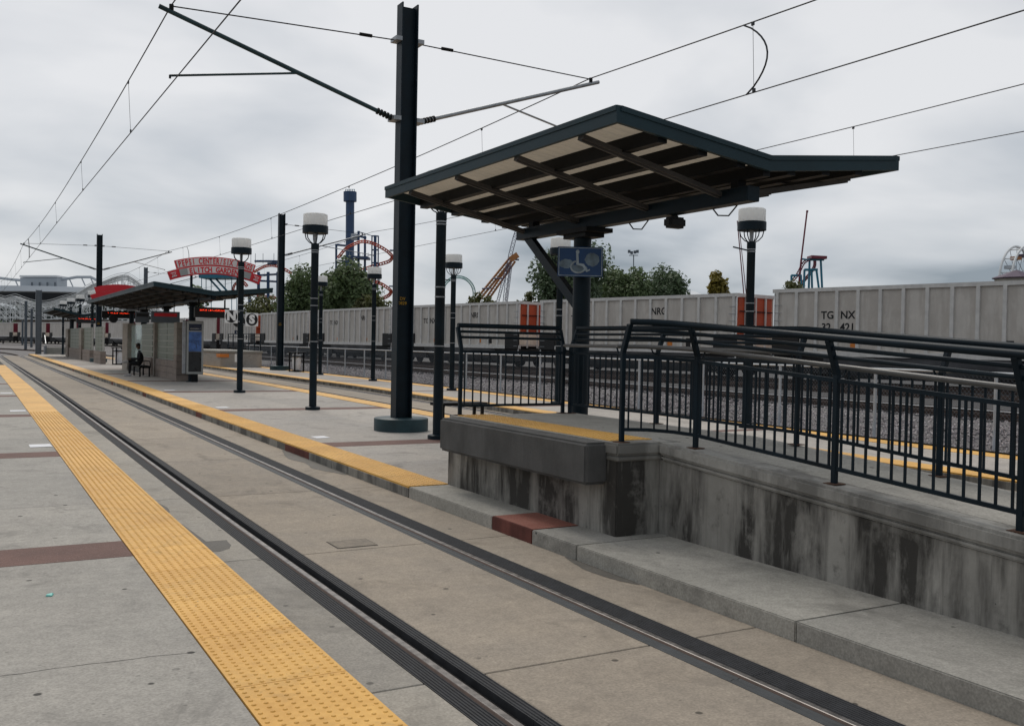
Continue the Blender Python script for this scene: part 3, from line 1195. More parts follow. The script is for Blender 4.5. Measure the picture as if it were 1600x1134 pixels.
canopy('platform_canopy', 'dark teal gull wing canopy on a single column beside the boarding ramp', 7.75, 13.75, 4.285, 4.025, 3.56, [11.4], PZ + G(11.4), [8.47, 9.83, 11.41, 12.93], True)
canopy('platform_canopy', 'long dark teal gull wing canopy over the glass block windbreak with the seated person', 34.7, 56.0, 3.86, 3.62, 3.32, [38.6, 44.2, 50.5, 54.5], PZ + G(40), [35.6 + 2.2 * i for i in range(9)], False, False)
canopy('platform_canopy', 'distant dark gull wing canopy at the end of the middle platform beyond the long canopy', 79.0, 91.0, 4.05, 3.62, 3.35, [82.0, 88.0], PZ + G(80), [80 + 2.5 * i for i in range(5)], False, False)

# wheelchair sign on the column
sg = thing('accessibility_sign', 'blue sign with a faded white wheelchair symbol on the canopy column', 'sign', (7.32, 11.1, 3.08), -.51)
MB().box(-.31, .31, -.012, 0, -.205, .205).build('plate', M['signblue'], sg, bevel=.01)
b = MB()
for x0, x1, z0, z1 in ((-.295, .295, .185, .193), (-.295, .295, -.193, -.185), (-.298, -.29, -.185, .185), (.29, .298, -.185, .185)):
    b.box(x0, x1, -.0155, -.012, z0, z1)
b.build('border', M['smudge'], sg)


def disc(cx, cz, rx, rz, y, n=18, jit=0.0):
    return [Vector((cx + rx * math.cos(2 * math.pi * k / n) * (1 + rnd.uniform(-jit, jit)), y, cz + rz * math.sin(2 * math.pi * k / n) * (1 + rnd.uniform(-jit, jit)))) for k in range(n)]


b = MB()
b.extrude(disc(-.04, .135, .024, .03, -.012), (0, 0, 0), (0, -.004, 0))
b.extrude([Vector((x, -.012, z)) for x, z in ((-.06, .11), (-.03, .11), (-.022, -.02), (.05, -.03), (.10, -.11), (.13, -.095), (.135, -.115), (.085, -.14), (.03, -.06), (-.055, -.04))], (0, 0, 0), (0, -.005, 0))
ring = [Vector((-.03 + .1 * math.cos(a), -.0155, -.07 + .08 * math.sin(a))) for a in [R(110 + 20 * k) for k in range(13)]]
b.tube(ring, .014, 6)
b.build('symbol', M['smudge'], sg)
for cx, cz, rx, rz in ((-.19, -.03, .10, .065), (.16, .03, .10, .09), (-.02, -.09, .12, .05)):
    MB().extrude(disc(cx, cz, rx, rz, -.012, 24, .10), (0, 0, 0), (0, -.002, 0)).build('faded_patch', mat_plain('bleached patch', (.15, .205, .25), .5, 0, .5, 7), sg)
MB().bar((0, 0, .02), (.1, .16, .02), .03, .05).build('bracket', M['galv'], sg)

sp = thing('loudspeaker', 'small black loudspeaker hanging under the near canopy', 'speaker', (7.62, 9.45, 3.56))
MB().box(-.13, .13, -.08, .08, -.155, -.02).build('housing', M['black'], sp, bevel=.03, seg=3)
MB().bar((0, 0, -.03), (0, 0, .0), .06, .06).build('bracket', M['black'], sp)
for k, yy in enumerate((8.75, 10.4)):
    tag(MB().tube([(7.62, yy, 3.565), (7.63, yy - .08, 3.48), (7.64, yy - .25, 3.46), (7.63, yy - .4, 3.562)], .009, 6).build('cable_loop', M['black']),
        ('loose black cable loop under the near canopy beside the loudspeaker', 'loose black cable loop under the canopy above the wheelchair sign')[k], 'cable')


# ================================================================== LAMPS
def make_lamp(arm=True):
    t = thing('platform_lamp', '', 'lamp')
    MB().lathe([(.185, 0), (.185, .07), (.15, .085)], n=20).build('base_flange', M['teal'], t, smooth=True)
    MB().lathe([(.093, .08), (.093, 4.01), (.10, 4.02), (.10, 4.15), (.06, 4.17)], n=18).build('post', M['teal'], t, smooth=True)
    for z in (1.7, 2.6, 2.78, 3.93, 3.98):
        MB().lathe([(.099, z), (.099, z + .022)], n=18).build('band', M['galv'], t)
    for k in range(6):
        a = k * math.pi / 3 + .3
        c, s = math.cos(a), math.sin(a)
        pts = [(c * r, s * r, z) for r, z in ((.05, 4.14), (.15, 4.19), (.235, 4.28), (.26, 4.37), (.26, 4.43))]
        MB().tube(pts, .013, 6).build('rib', M['teal'], t, smooth=True)
    MB().lathe([(.30, 4.41), (.318, 4.415), (.318, 4.60), (.30, 4.605)], n=28).build('ring', M['teal'], t, smooth=True)
    MB().lathe([(.29, 4.605), (.300, 4.61), (.300, 4.88), (.27, 4.90)], n=28).build('diffuser', M['lampwhite'], t, smooth=True)
    MB().lathe([(.04, 4.17), (.05, 4.41)], n=12).build('lamp_holder', M['galv'], t)
    if arm:
        MB().tube([(-.09, 0, 3.96), (-.62, 0, 4.)], .017, 8).build('banner_arm', M['teal'], t)
    return t


lampA = make_lamp(True)
lampB = make_lamp(False)
used = set()


def lamp(x, y, label, arm, rz=0, group=None):
    src = lampA if arm else lampB
    if src.name in used:
        o = copy_tree(src)
    else:
        o = src
        used.add(src.name)
    o.location = (x, y, PZ + G(y))
    o.rotation_euler = (0, 0, rz)
    o['label'] = label
    o['group'] = group or 'lamps along the platforms'


lamp(7.55, 16.1, 'teal lamp post whose head is hidden behind the near canopy', False, .2)
lamp(7.55, 23.5, 'tall teal lamp with white drum head left of the big catenary pole', False, .1)
lamp(7.55, 31.0, 'teal lamp with white drum head carrying the N and S signs', False)
lamp(15.25, 16.2, 'far platform lamp with white drum head before the orange wagon end', True, .15)
lamp(15.25, 24.2, 'teal lamp on the far platform behind the canopy column', False, .3)
lamp(15.25, 31.4, 'teal lamp on the far platform in front of the green coaster loop', True, .15)
lamp(15.25, 39.2, 'teal lamp on the far platform in front of the spiral coaster', False)
lamp(15.25, 46.4, 'teal lamp on the far platform in front of the big green trees', True, .1)
for yy in (73.2, 81.6, 89.4, 97.0):
    lamp(7.55, yy, 'small distant platform lamp with white drum head past the long canopy', False, 0, 'distant platform lamps past the long canopy')


# ================================================================== CATENARY
def i_post(h, dx, fy, ft=.028, wt=.022):
    b = MB()
    b.box(-dx / 2, -dx / 2 + ft, -fy / 2, fy / 2, 0, h)
    b.box(dx / 2 - ft, dx / 2, -fy / 2, fy / 2, 0, h)
    b.box(-dx / 2 + ft, dx / 2 - ft, -wt / 2, wt / 2, 0, h - .05)
    return b


def cantilever(t, s, x1, z1, z0, ztop, xc, zcw, mat):
    """bracket arm of a pole, s = -1 to the left, +1 to the right; local to the pole"""
    a = Vector((s * .30, 0, z0))
    e_ = Vector((s * x1, 0, z1))
    d = (e_ - a).normalized()
    arm = MB().tube([a, e_], .042, 10).build('arm', mat, t, smooth=True)
    ins = MB()
    for k in range(5):
        p = a + d * (.02 + .07 * k)
        ins.tube([p, p + d * .035], .065, 10)
    ins.build('insulator', M['steelblack'], arm, smooth=True)
    MB().box(min(s * .17, s * .33), max(s * .17, s * .33), -.16, .16, z0 - .05, z0 + .03).build('clamp', M['galv'], t)
    st = MB().tube([(s * .18, 0, ztop), e_ - d * .22 + Vector((0, 0, .10))], .012, 6).build('stay_wire', M['wire'], t)
    MB().tube([(s * .75, 0, ztop + (z1 + .1 - ztop) * .13), (s * 1.0, 0, ztop + (z1 + .1 - ztop) * .19)], .035, 8).build('insulator', M['steelblack'], st)
    MB().box(min(s * .17, s * .30), max(s * .17, s * .30), -.15, .15, ztop - .03, ztop + .05).build('clamp', M['galv'], t)
    q = a + d * ((e_ - a).length * .43)
    MB().tube([q, (s * xc, 0, zcw + .05)], .022, 8).build('registration_arm', mat, t, smooth=True)
    MB().tube([e_ - d * .22, e_ - d * .22 + Vector((0, 0, .13))], .04, 8).build('wire_clamp', M['steelblack'], t)
    MB().tube([(s * xc, 0, zcw + .06), (s * xc, 0, zcw)], .02, 6).build('wire_clamp', M['steelblack'], t)


def catenary_pole(x, y, h, label, left=None, right=None, drum=True, mat='teal', sign=True, dx=.35, fy=.27, base=PZ, group='catenary poles'):
    t = thing('catenary_pole', label, 'pole', (x, y, base + G(y)), 0, group)
    i_post(h, dx, fy).build('post', M[mat], t)
    if drum:
        MB().lathe([(.54, 0), (.54, .24), (.52, .255)], n=40).build('drum_base', M['teal2'], t, smooth=True)
    if left:
        cantilever(t, -1, *left, M['galv'] if mat == 'greypole' else M['teal2'])
    if right:
        cantilever(t, 1, *right, M['galv'])
    if sign:
        o = obj('number_plate', text_mesh('DV\n0829', .09, mat_plain('plate yellow', (.5, .28, .02), .5)), t, loc=(-.02, -.018, 2.58), rot=(R(90), 0, 0))
    return t


A1 = (4.70, 7.55, 6.18, 7.72, 4.5, 6.32)
A2 = (4.60, 7.62, 6.18, 7.72, 4.15, 6.32)
catenary_pole(7.56, 17.85, 8.45, 'big dark I-section catenary pole on a round teal base beside the near canopy', A1, A2)
catenary_pole(7.56, 69.4, 8.5, 'dark catenary pole with two arms beyond the long canopy on the middle platform', A1, A2, sign=True)
catenary_pole(15.3, 53.7, 8.8, 'dark catenary pole on the far platform beside the trash can', None, (5.0, 8.0, 6.5, 8.2, 5.5, 6.75))
catenary_pole(15.3, 101.3, 8.7, 'grey catenary pole rising behind the long canopy next to the white coaster hump', None, (5.0, 8.0, 6.5, 8.2, 5.5, 6.75), False, 'greypole', False)
catenary_pole(5.6, 98.2, 5.9, 'stout grey pole at the far end of the middle platform beside the stairs', None, None, False, 'greypole', False, .5, .4)
for k, (px, py0, d) in enumerate(((40, 470, 128), (49, 482, 150), (35, 500, 190), (5, 500, 210))):
    p = at(px, 540, d)
    q = at(px, py0, d)
    catenary_pole(p.x, p.y, q.z - .1, 'thin grey catenary pole by the bending track in front of the white coaster', None, None, False, 'greypole', False, .34, .3, .0, 'grey poles by the bend of the track')


def catenary(label, x, spans, zm, zcw, sag, jumpers=(), y_in=None):
    t = thing('overhead_wire', label, 'overhead wire', (x, spans[0][0], zcw))
    O = -Vector((x, spans[0][0], zcw))

    def mz(y):
        for a, c in spans:
            if a <= y <= c:
                u = (y - a) / (c - a)
                return zm - sag * 4 * u * (1 - u) + G(y)
        return zm

    ys_ = []
    for a, c in spans:
        ys_ += [a + (c - a) * i / 24 for i in range(24)]
    ys_.append(spans[-1][1])
    o = MB().tube([(x, y, mz(y)) for y in ys_], .0125, 6).build('messenger_wire', M['wire'], t)
    o.location = O
    cx = x + .06
    o = MB().tube([(cx, y, zcw + G(y)) for y in ys_], .011, 6).build('contact_wire', M['wire'], t)
    o.location = O
    for a, c in spans:
        n = max(3, int((c - a) / 8.6))
        for i in range(n):
            y = a + (c - a) * (i + .5) / n
            if y < -5:
                continue
            d = MB().tube([(x, y, mz(y)), (cx, y, zcw + G(y))], .0045, 5).build('dropper', M['wire'], t)
            d.location = O
            for zz, xx in ((mz(y) - .04, x), (zcw + G(y) + .03, cx)):
                q = MB().box(xx - .014, xx + .014, y - .03, y + .03, zz - .02, zz + .04).build('dropper_clip', M['wire'], d)
    for yj in jumpers:
        a, c = Vector((x, yj, mz(yj))), Vector((cx, yj - .05, zcw + G(yj)))
        pts = []
        for i in range(13):
            u = i / 12
            p = a.lerp(c, u)
            p.y -= .55 * math.sin(math.pi * u) ** .8
            pts.append(p)
        j = MB().tube(pts, .016, 6).build('jumper_cable', M['wire'], t, smooth=True)
        j.location = O
    return t


SP = [(-33.0, 17.85), (17.85, 69.4), (69.4, 121.0)]
catenary('pair of overhead wires above the near track', 3.06, SP, 7.72, 6.42, .45, (9.6, 64.0))
catenary('pair of overhead wires above the second track behind the near canopy', 11.93, SP, 7.80, 6.42, .45, (13.0, 63.0))
catenary('pair of overhead wires above the outer ballasted track', 20.7, [(3.0, 53.7), (53.7, 101.3), (101.3, 150)], 8.3, 6.95, .45)

# ================================================================== FENCE
fy0, fy1, fx_ = 8.6, 68, 17.0
fence = thing('chain_link_fence', 'galvanised chain link fence along the far platform and ballast', 'fence', (fx_, fy0, .1))
FO = -Vector((fx_, fy0, .1))
y = fy0
M['fence'] = mat_plain('bright galvanised pipe', (.48, .50, .52), .45, .3, .12, 4)
pm = MB().tube([(0, 0, -.1), (0, 0, 1.47)], .034, 8).mesh('post', M['fence'])
while y <= fy1:
    obj('post', pm, fence, loc=(0, y - fy0, 0))
    y += 2.79
for h in (1.5, .78):
    o = MB().tube([(fx_, fy0, .06 + h), (fx_, fy1, .06 + h)], .028 if h > 1 else .014, 6).build('rail', M['fence'], fence)
    o.location = FO
b = MB()
pit = .085
n = int((fy1 - fy0) / pit)
hh = 1.42
for i in range(n):
    ya = fy0 + i * pit
    for s in (1, -1):
        yb = ya + s * hh * .9
        za, zb = .1, .1 + hh
        if yb > fy1:
            zb = za + (fy1 - ya) / .9
            yb = fy1
        if yb < fy0:
            zb = za + (ya - fy0) / .9
            yb = fy0
        w_ = .0022
        b.add([(fx_ - w_, ya, za), (fx_ + w_, ya, za), (fx_, ya + w_ * 1.7, za), (fx_ - w_, yb, zb), (fx_ + w_, yb, zb), (fx_, yb + w_ * 1.7, zb)], [(0, 1, 4, 3), (1, 2, 5, 4), (2, 0, 3, 5)])
o = b.build('wire_mesh', M['greypole'], fence, kind='stuff')
o.location = FO


# ================================================================== TRAIN
def gondola(i, detail):
    p, q = Vector((*TC[i], .52)), Vector((*TC[i + 1], .52))
    d = (q - p)
    L = d.length - 2.0
    d.normalize()
    lab = {0: 'grey ribbed coal gondola lettered TGNX 32 421 behind the ramp railing',
           1: 'grey ribbed coal gondola lettered NRG with an orange end behind the canopy column',
           2: 'grey ribbed coal gondola with orange end in front of the amber ride arm',
           3: 'grey ribbed coal gondola behind the big catenary pole and the spiral coaster',
           4: 'grey ribbed coal gondola in front of the big green trees',
           5: 'grey ribbed coal gondola behind the N and S lamp'}.get(i, 'distant grey coal gondola in the curving tail of the freight train')
    c = (p + q) / 2 + d * 1.4
    t = thing('coal_gondola', lab, 'rail wagon', (c.x, c.y, .52), math.atan2(d.y, d.x), 'wagons of the freight train' if i < 6 else 'distant wagons of the freight train')
    h, z0, z1 = L / 2, 1.33, 4.16 + (.10 if i == 0 else 0)
    W = 1.55
    # body: side sheets, ends, floor
    b = MB()
    b.box(-h + .12, h - .12, W - .10, W - .06, z0, z1 - .1)
    b.box(-h + .12, h - .12, -W + .06, -W + .10, z0, z1 - .1)
    b.box(-h + .12, h - .12, -W + .10, W - .10, z0, z0 + .1)
    b.build('side_sheet', M['gon'], t)
    b = MB()
    b.box(-h, h, W - .16, W + .02, z1 - .17, z1)
    b.box(-h, h, -W - .02, -W + .16, z1 - .17, z1)
    b.box(-h, -h + .14, -W + .16, W - .16, z1 - .17, z1 - .01)
    b.box(h - .14, h, -W + .16, W - .16, z1 - .17, z1 - .01)
    b.build('top_rail', M['gonrib'], t)
    b = MB()
    b.box(-h, h, W - .14, W + .03, z0 - .16, z0 + .06)
    b.box(-h, h, -W - .03, -W + .14, z0 - .16, z0 + .06)
    b.build('side_sill', M['gonrib'], t)
    # tub between the trucks
    prof = []
    for k in range(11):
        a = math.pi * k / 10
        prof.append(Vector((0, W * .96 * math.cos(a), z0 - .14 - 1.02 * math.sin(a))))
    MB().extrude(prof, (-h + 2.7, 0, 0), (h - 2.7, 0, 0)).build('tub', M['gontub'], t, smooth=True)
    for s in (-1, 1):
        b = MB().box(s * (h - .14) - .03, s * (h - .14) + .03, -W + .2, W - .2, z0 + .75, z1 - .18)
        b.build('end_panel', M['orange'] if i < 6 else M['ridemaroon'], t)
        if detail:
            for yy in (-.75, .05, .85):
                MB().box(s * (h - .06) - .035, s * (h - .06) + .035, yy - .05, yy + .05, z0 - .1, z1 - .18).build('end_post', M['gonrib'], t)
            for zz in (z0 + 1.25, z0 + 1.95):
                MB().bar((s * (h - .05), -W + .25, zz), (s * (h - .05), W - .25, zz), .04, .05).build('end_bar', M['steelblack'], t)
            ld = MB().box(s * (h - .1) - .02, s * (h - .1) + .02, W - .06, W + .0, z0 - .5, z1 - .2).build('ladder', M['white'], t)
            for r_ in range(8):
                MB().bar((s * (h - .12), W + .03, z0 - .35 + r_ * .36), (s * (h - .52), W + .03, z0 - .35 + r_ * .36), .025, .025).build('rung', M['galv'], ld)
        # truck
        tx = s * (h - 1.9)
        tk = MB().box(tx - 1.15, tx + 1.15, .82, 1.0, .34, .62).box(tx - 1.15, tx + 1.15, -1.0, -.82, .34, .62).box(tx - .3, tx + .3, -1.2, 1.2, .55, .8).build('truck', M['gondark'], t)
        for wx in (-.88, .88):
            for wy in (-.78, .78):
                MB().tube([(tx + wx, wy - .06, .45), (tx + wx, wy + .06, .45)], .44, 16).build('wheel', M['gondark'], tk)
        MB().box(s * (h + .0) - .1 if s > 0 else s * (h + .65), s * (h + .65) if s > 0 else s * h + .1, -.1, .1, .62, .85).build('coupler', M['gondark'], t)
        MB().box(min(s * h * 1.0, s * (h - 2.9)), max(s * h, s * (h - 2.9)), -W + .1, W - .12, z0 - .95, z0 - .162).build('under_frame_shade', M['gondark'], t)  # undergear block; its dark fill also stands for shade under the car
        MB().box(min(s * (h - .03), s * (h - 1.45)), max(s * (h - .03), s * (h - 1.45)), W - .058, W + .035, z0 - .165, z0 + .78).build('recess_dark_plate', M['gondark'], t)  # black plate on the side, painting the dark of an open recess
    if detail:
        nr = 13
        rm = MB().box(-.075, .075, 0, .085, z0 + .06, z1 - .17).mesh('rib', M['gonrib'])
        for k in range(nr + 1):
            x = -h + .25 + (2 * h - .5) * k / nr
            obj('rib', rm, t, loc=(x, W - .06, 0))
        for k, x in enumerate((-h + .9, -h + 4.4, h - 4.2, h - .8)):
            MB().box(x - .17, x + .17, W - .062, W - .05, z0 + .2, z0 + .42).build('sticker', M['reflect'], t)
        MB().box(-h + 3.0, -h + 3.3, W - .062, W - .045, z0 + .15, z0 + .6).build('data_plate', M['gondark'], t)
    return t, h, W, z0, z1


for i in range(len(TC) - 1):
    t, h, W, z0, z1 = gondola(i, i < 6)
    if i == 0:
        k = 0
        nr = 13
        x = h - .25 - (2 * h - .5) * 3 / nr
        for s_, dx, zz in (('TG', .48, 3.0), ('NX', -.52, 3.0), ('32.', .48, 2.46), ('421', -.52, 2.46)):
            obj('lettering', text_mesh(s_, .48, M['black'], bold=.010, extrude=.003), t, loc=(x + dx, W - .053, zz), rot=(R(90), 0, R(180)))
    elif i in (1, 2, 3):
        x = -h + .25 + (2 * h - .5) * 4.5 / 13
        obj('lettering', text_mesh('NRG', .52, M['black'], bold=.012, extrude=.003), t, loc=(x, W - .053, 3.33), rot=(R(90), 0, R(180)))
        x = h - .25 - (2 * h - .5) * 3 / 13
        for s_, dx, zz in (('TG', .45, 3.0), ('NX', -.47, 3.0)):
            obj('lettering', text_mesh(s_, .5, M['black'], bold=.01, extrude=.003), t, loc=(x + dx, W - .053, zz), rot=(R(90), 0, R(180)))

# ================================================================== SHELTER FURNITURE
# windbreak walls of the long canopy


def windbreak(label, x, bays, z):
    t = thing('windbreak', label, 'wall', (x, bays[0][0], z))
    O = -Vector((x, bays[0][0], z))

    def put(b, nm, mat, par=t, **kw):
        o = b.build(nm, mat, par, **kw)
        if par is t:
            o.location = O
        return o

    for y0, y1, kind in bays:
        if kind == 'brick':
            nrow = 9
            for r_ in range(nrow):
                zz = z + r_ * 2.3 / nrow
                put(MB().box(x - .25, x + .25, y0, y1, zz + .004, zz + 2.3 / nrow - .004), 'masonry_block', M['block'] if r_ > 3 else M['brick'], bevel=.006)
        elif kind == 'post':
            put(MB().box(x - .2, x + .2, y0, y1, z, z + 2.4), 'post', M['block'])
        elif kind == 'glass':
            put(MB().box(x - .012, x + .012, y0, y1, z + .45, z + 2.3), 'pane', M['glass'])
            put(MB().box(x - .1, x + .1, y0, y1, z, z + .45), 'plinth', M['steelblack'])
        else:
            for r_ in range(3):
                zz = z + r_ * .26
                put(MB().box(x - .16, x + .16, y0 + .01, y1 - .01, zz + .004, zz + .256), 'masonry_block', M['brick'], bevel=.006)
            fr = put(MB().box(x - .06, x + .06, y0, y1, z + .78, z + 2.32), 'mortar_bed', M['mortar'])
            nc = max(1, int(round((y1 - y0) / 2.4)))
            for r_ in range(6):
                for c_ in range(nc):
                    ya = y0 + (y1 - y0) * c_ / nc
                    yb = y0 + (y1 - y0) * (c_ + 1) / nc
                    za = z + .80 + r_ * .255
                    put(MB().box(x - .085, x + .085, ya + .02, yb - .02, za + .012, za + .238), 'glass_block', M['glassblock'], bevel=.02, seg=2)
    return t


windbreak('tan masonry and glass block windbreak under the long canopy behind the seated person', 7.3, [(39.0, 39.6, 'brick'), (39.6, 44.4, 'block'), (44.45, 44.75, 'post'), (45.6, 48.8, 'block'), (48.85, 52.6, 'glass'), (52.65, 54.5, 'post')], PZ + G(45))
windbreak('pink masonry and glass block windbreak beyond the long canopy beside the dark catenary pole', 7.3, [(64.5, 68.2, 'block'), (70.6, 75.4, 'block'), (75.4, 77.0, 'brick'), (77, 86.0, 'block'), (86.0, 88.0, 'brick')], PZ + G(70))

# map kiosk
kz = PZ + G(40)
k = thing('map_kiosk', 'metal display case with blue map poster in front of the windbreak', 'display case', (7.62, 38.4, kz), -.12)
MB().box(-.12, .12, -.1, .1, 0, .32).build('leg', M['steelblack'], k)
MB().box(-.31, .31, -.13, .13, .30, 2.36).build('case', M['case'], k, bevel=.02)
MB().box(-.235, .235, -.142, -.131, 1.98, 2.24).build('header_panel', M['mapnavy'], k)
MB().box(-.235, .235, -.142, -.131, 1.18, 1.94).build('map_panel', M['mapblue'], k)
b = MB()
for q in range(9):
    x0_, z0_ = rnd.uniform(-.22, .1), rnd.uniform(1.25, 1.85)
    b.bar((x0_, -.144, z0_), (x0_ + rnd.uniform(.02, .14), -.144, z0_ - rnd.uniform(.0, .3)), .02, .003)
b.build('map_lines', M['mapdark'], k)
MB().box(-.235, .235, -.142, -.131, .40, 1.17).build('poster_panel', M['mapdark'], k)
obj('lettering', text_mesh('information ?', .072, M['white']), k, loc=(.0, -.143, 2.06), rot=(R(90), 0, 0))
MB().box(-.46, -.325, -.1, .1, .32, 2.36).build('side_case', M['galv'], k, bevel=.02)


def led_sign(label, x0, x1, y, z0, z1, zroof):
    t = thing('departure_sign', label, 'display', ((x0 + x1) / 2, y, z0))
    wd = x1 - x0
    hh_ = z1 - z0
    MB().box(-wd / 2, wd / 2, -.12, .12, 0, hh_).build('case', M['black'], t, bevel=.015)
    for sx in (-.38, .38):
        MB().box(sx * wd - .025, sx * wd + .025, -.025, .025, hh_, zroof - z0).build('hanger', M['steelblack'], t)
    # rows of lit dots, too small to read
    b = MB()
    x = -wd * .40
    r2 = random.Random(int(y * 10))
    cell = wd * .011
    while x < wd * .40:
        if r2.random() < .14:
            x += cell * 3
            continue
        for c_ in range(3):
            for r_ in range(5):
                if r2.random() < .5:
                    z = hh_ * .64 + r_ * hh_ * .030
                    b.box(x + c_ * cell, x + c_ * cell + cell * .8, -.126, -.121, z, z + hh_ * .024)
        x += cell * 4
    b.build('lit_text', M['led'], t, kind='stuff')
    return t


led_sign('black departure display with red lit text hanging at the kiosk end of the long canopy', 7.25, 8.5, 36.7, 2.72, 3.1, 3.4)
led_sign('black departure display with red lit text hanging near the dark catenary pole', 6.15, 7.9, 55.2, 2.95, 3.32, 3.5)
led_sign('small black departure display with red lit text under the distant canopy', 7.0, 8.5, 78.4, 2.95, 3.4, 3.7)

for x0, x1, y, z0, z1, nm, lb in ((6.55, 7.15, 46.2, 2.62, 3.1, 'notice_board', 'grey hanging notice board above the seated person'), (6.35, 7.45, 40.6, 2.55, 3.0, 'notice_board', 'grey hanging notice board with red heading under the long canopy')):
    t = thing(nm, lb, 'sign', ((x0 + x1) / 2, y, z0))
    wd = x1 - x0
    MB().box(-wd / 2, wd / 2, -.03, .03, 0, z1 - z0).build('board', M['greypole'], t, bevel=.008)
    MB().box(-.4 * wd, .4 * wd, -.036, -.0305, .55 * (z1 - z0), .85 * (z1 - z0)).build('heading', M['signred'] if wd > .8 else M['mapdark'], t)
    for sx in (-.3, .3):
        MB().box(sx * wd - .015, sx * wd + .015, -.015, .015, z1 - z0, 3.36 - z0).build('hanger', M['steelblack'], t)
tag(MB().tube([(6.35, 52.0, 2.86), (6.35, 52.12, 2.86)], .21, 20).tube([(6.35, 52.06, 3.05), (6.35, 52.06, 3.5)], .02, 6).build('platform_clock', M['black']), 'round black disc hanging under the long canopy', 'clock')


# bench and person
def bench(name, label, x, y, z, rz, back=False, ln=1.6):
    t = thing(name, label, 'bench', (x, y, z), rz)
    for k_ in range(4):
        MB().box(-ln / 2, ln / 2, -.22 + k_ * .115, -.22 + k_ * .115 + .105, .40, .47).build('slat', M['steelblack'], t, bevel=.006)
    for sx in (-ln / 2 + .12, ln / 2 - .12):
        for sy in (-.18, .2):
            MB().box(sx - .03, sx + .03, sy - .03, sy + .03, 0, .42).build('leg', M['steelblack'], t)
        MB().box(sx - .03, sx + .03, -.22, .24, .37, .42).build('bearer', M['steelblack'], t)
        if back:
            MB().tube([(sx, .24, .44), (sx, .27, .66), (sx, .1, .70), (sx, -.2, .66), (sx, -.22, .44)], .022, 8).build('armrest', M['steelblack'], t, smooth=True)
    return t


bench('bench', 'black bench with armrests under the seated person at the windbreak', 6.62, 44.6, PZ + G(44), R(90), True, 1.9)
bench('bench', 'low black bench on the platform seen through the end railing', 9.42, 19.0, PZ + G(18), 0, False, 1.2)


def trash(x, y, label):
    t = thing('trash_can', label, 'trash can', (x, y, PZ + G(y)), .25)
    for sx in (-.27, .27):
        for sy in (-.27, .27):
            MB().box(sx - .03, sx + .03, sy - .03, sy + .03, 0, 1.02).build('leg', M['steelblack'], t)
    MB().box(-.36, .36, -.36, .36, 1.02, 1.07).build('lid', M['steelblack'], t, bevel=.015)
    MB().box(-.30, .30, -.30, .30, .80, .86).build('collar', M['steelblack'], t)
    MB().lathe([(.18, .1), (.22, .3), (.25, .8), (.24, .95)], n=14).build('liner_bag', M['paper'], t, smooth=True)
    MB().box(-.30, .30, -.30, .30, .02, .07).build('base', M['steelblack'], t)


trash(15.45, 51.0, 'black framed trash can with white bag on the far platform beside the catenary pole')
trash(8.05, 63.2, 'black framed trash can with white bag beyond the long canopy')


def skinned(name, pts, edges, rad, mat, parent, loc=(0, 0, 0)):
    me = bpy.data.meshes.new(name)
    me.from_pydata(pts, edges, [])
    me.materials.append(mat)
    o = obj(name, me, parent, loc=loc)
    md = o.modifiers.new('skin', 'SKIN')
    md.use_smooth_shade = True
    sv = me.skin_vertices[0].data if me.skin_vertices else None
    if sv is None:
        bm = bmesh.new()
        bm.from_mesh(me)
        bm.verts.layers.skin.verify()
        bm.to_mesh(me)
        bm.free()
        sv = me.skin_vertices[0].data
    for v, r_ in zip(sv, rad):
        v.radius = r_ if isinstance(r_, tuple) else (r_, r_)
    sv[0].use_root = True
    sb = o.modifiers.new('sub', 'SUBSURF')
    sb.levels = sb.render_levels = 2
    return o


per = thing('person', 'person in dark clothes and pale shoes sitting on the bench with one leg crossed', 'person', (6.55, 44.5, PZ + G(44)), 0)
# sits facing the far end of the platform edge, knees towards -X, ankle over knee
pts = [(0, 0, .56), (0, 0, .74), (-.03, 0, .95), (-.05, 0, 1.06), (-.08, 0, 1.13),            # pelvis, spine, chest, neck base, neck
       (-.05, -.10, .55), (-.45, -.14, .55), (-.46, -.13, .16), (-.47, -.13, .10),              # right leg
       (-.05, .10, .56), (-.44, .16, .66), (-.50, -.12, .63), (-.54, -.16, .62),                 # left leg crossed over
       (-.04, -.17, 1.0), (-.08, -.24, .76), (-.32, -.18, .72), (-.40, -.14, .72),               # right arm
       (-.04, .17, 1.0), (-.08, .25, .76), (-.32, .18, .76), (-.40, .13, .76)]
ed = [(0, 1), (1, 2), (2, 3), (3, 4), (0, 5), (5, 6), (6, 7), (7, 8), (0, 9), (9, 10), (10, 11), (11, 12), (2, 13), (13, 14), (14, 15), (15, 16), (2, 17), (17, 18), (18, 19), (19, 20)]
rad = [(.18, .16), (.175, .155), (.19, .16), (.08, .08), (.055, .055), .10, .075, .052, .045, .10, .075, .052, .045, .065, .05, .042, .03, .065, .05, .042, .03]
skinned('body', pts, ed, rad, M['cloth'], per)
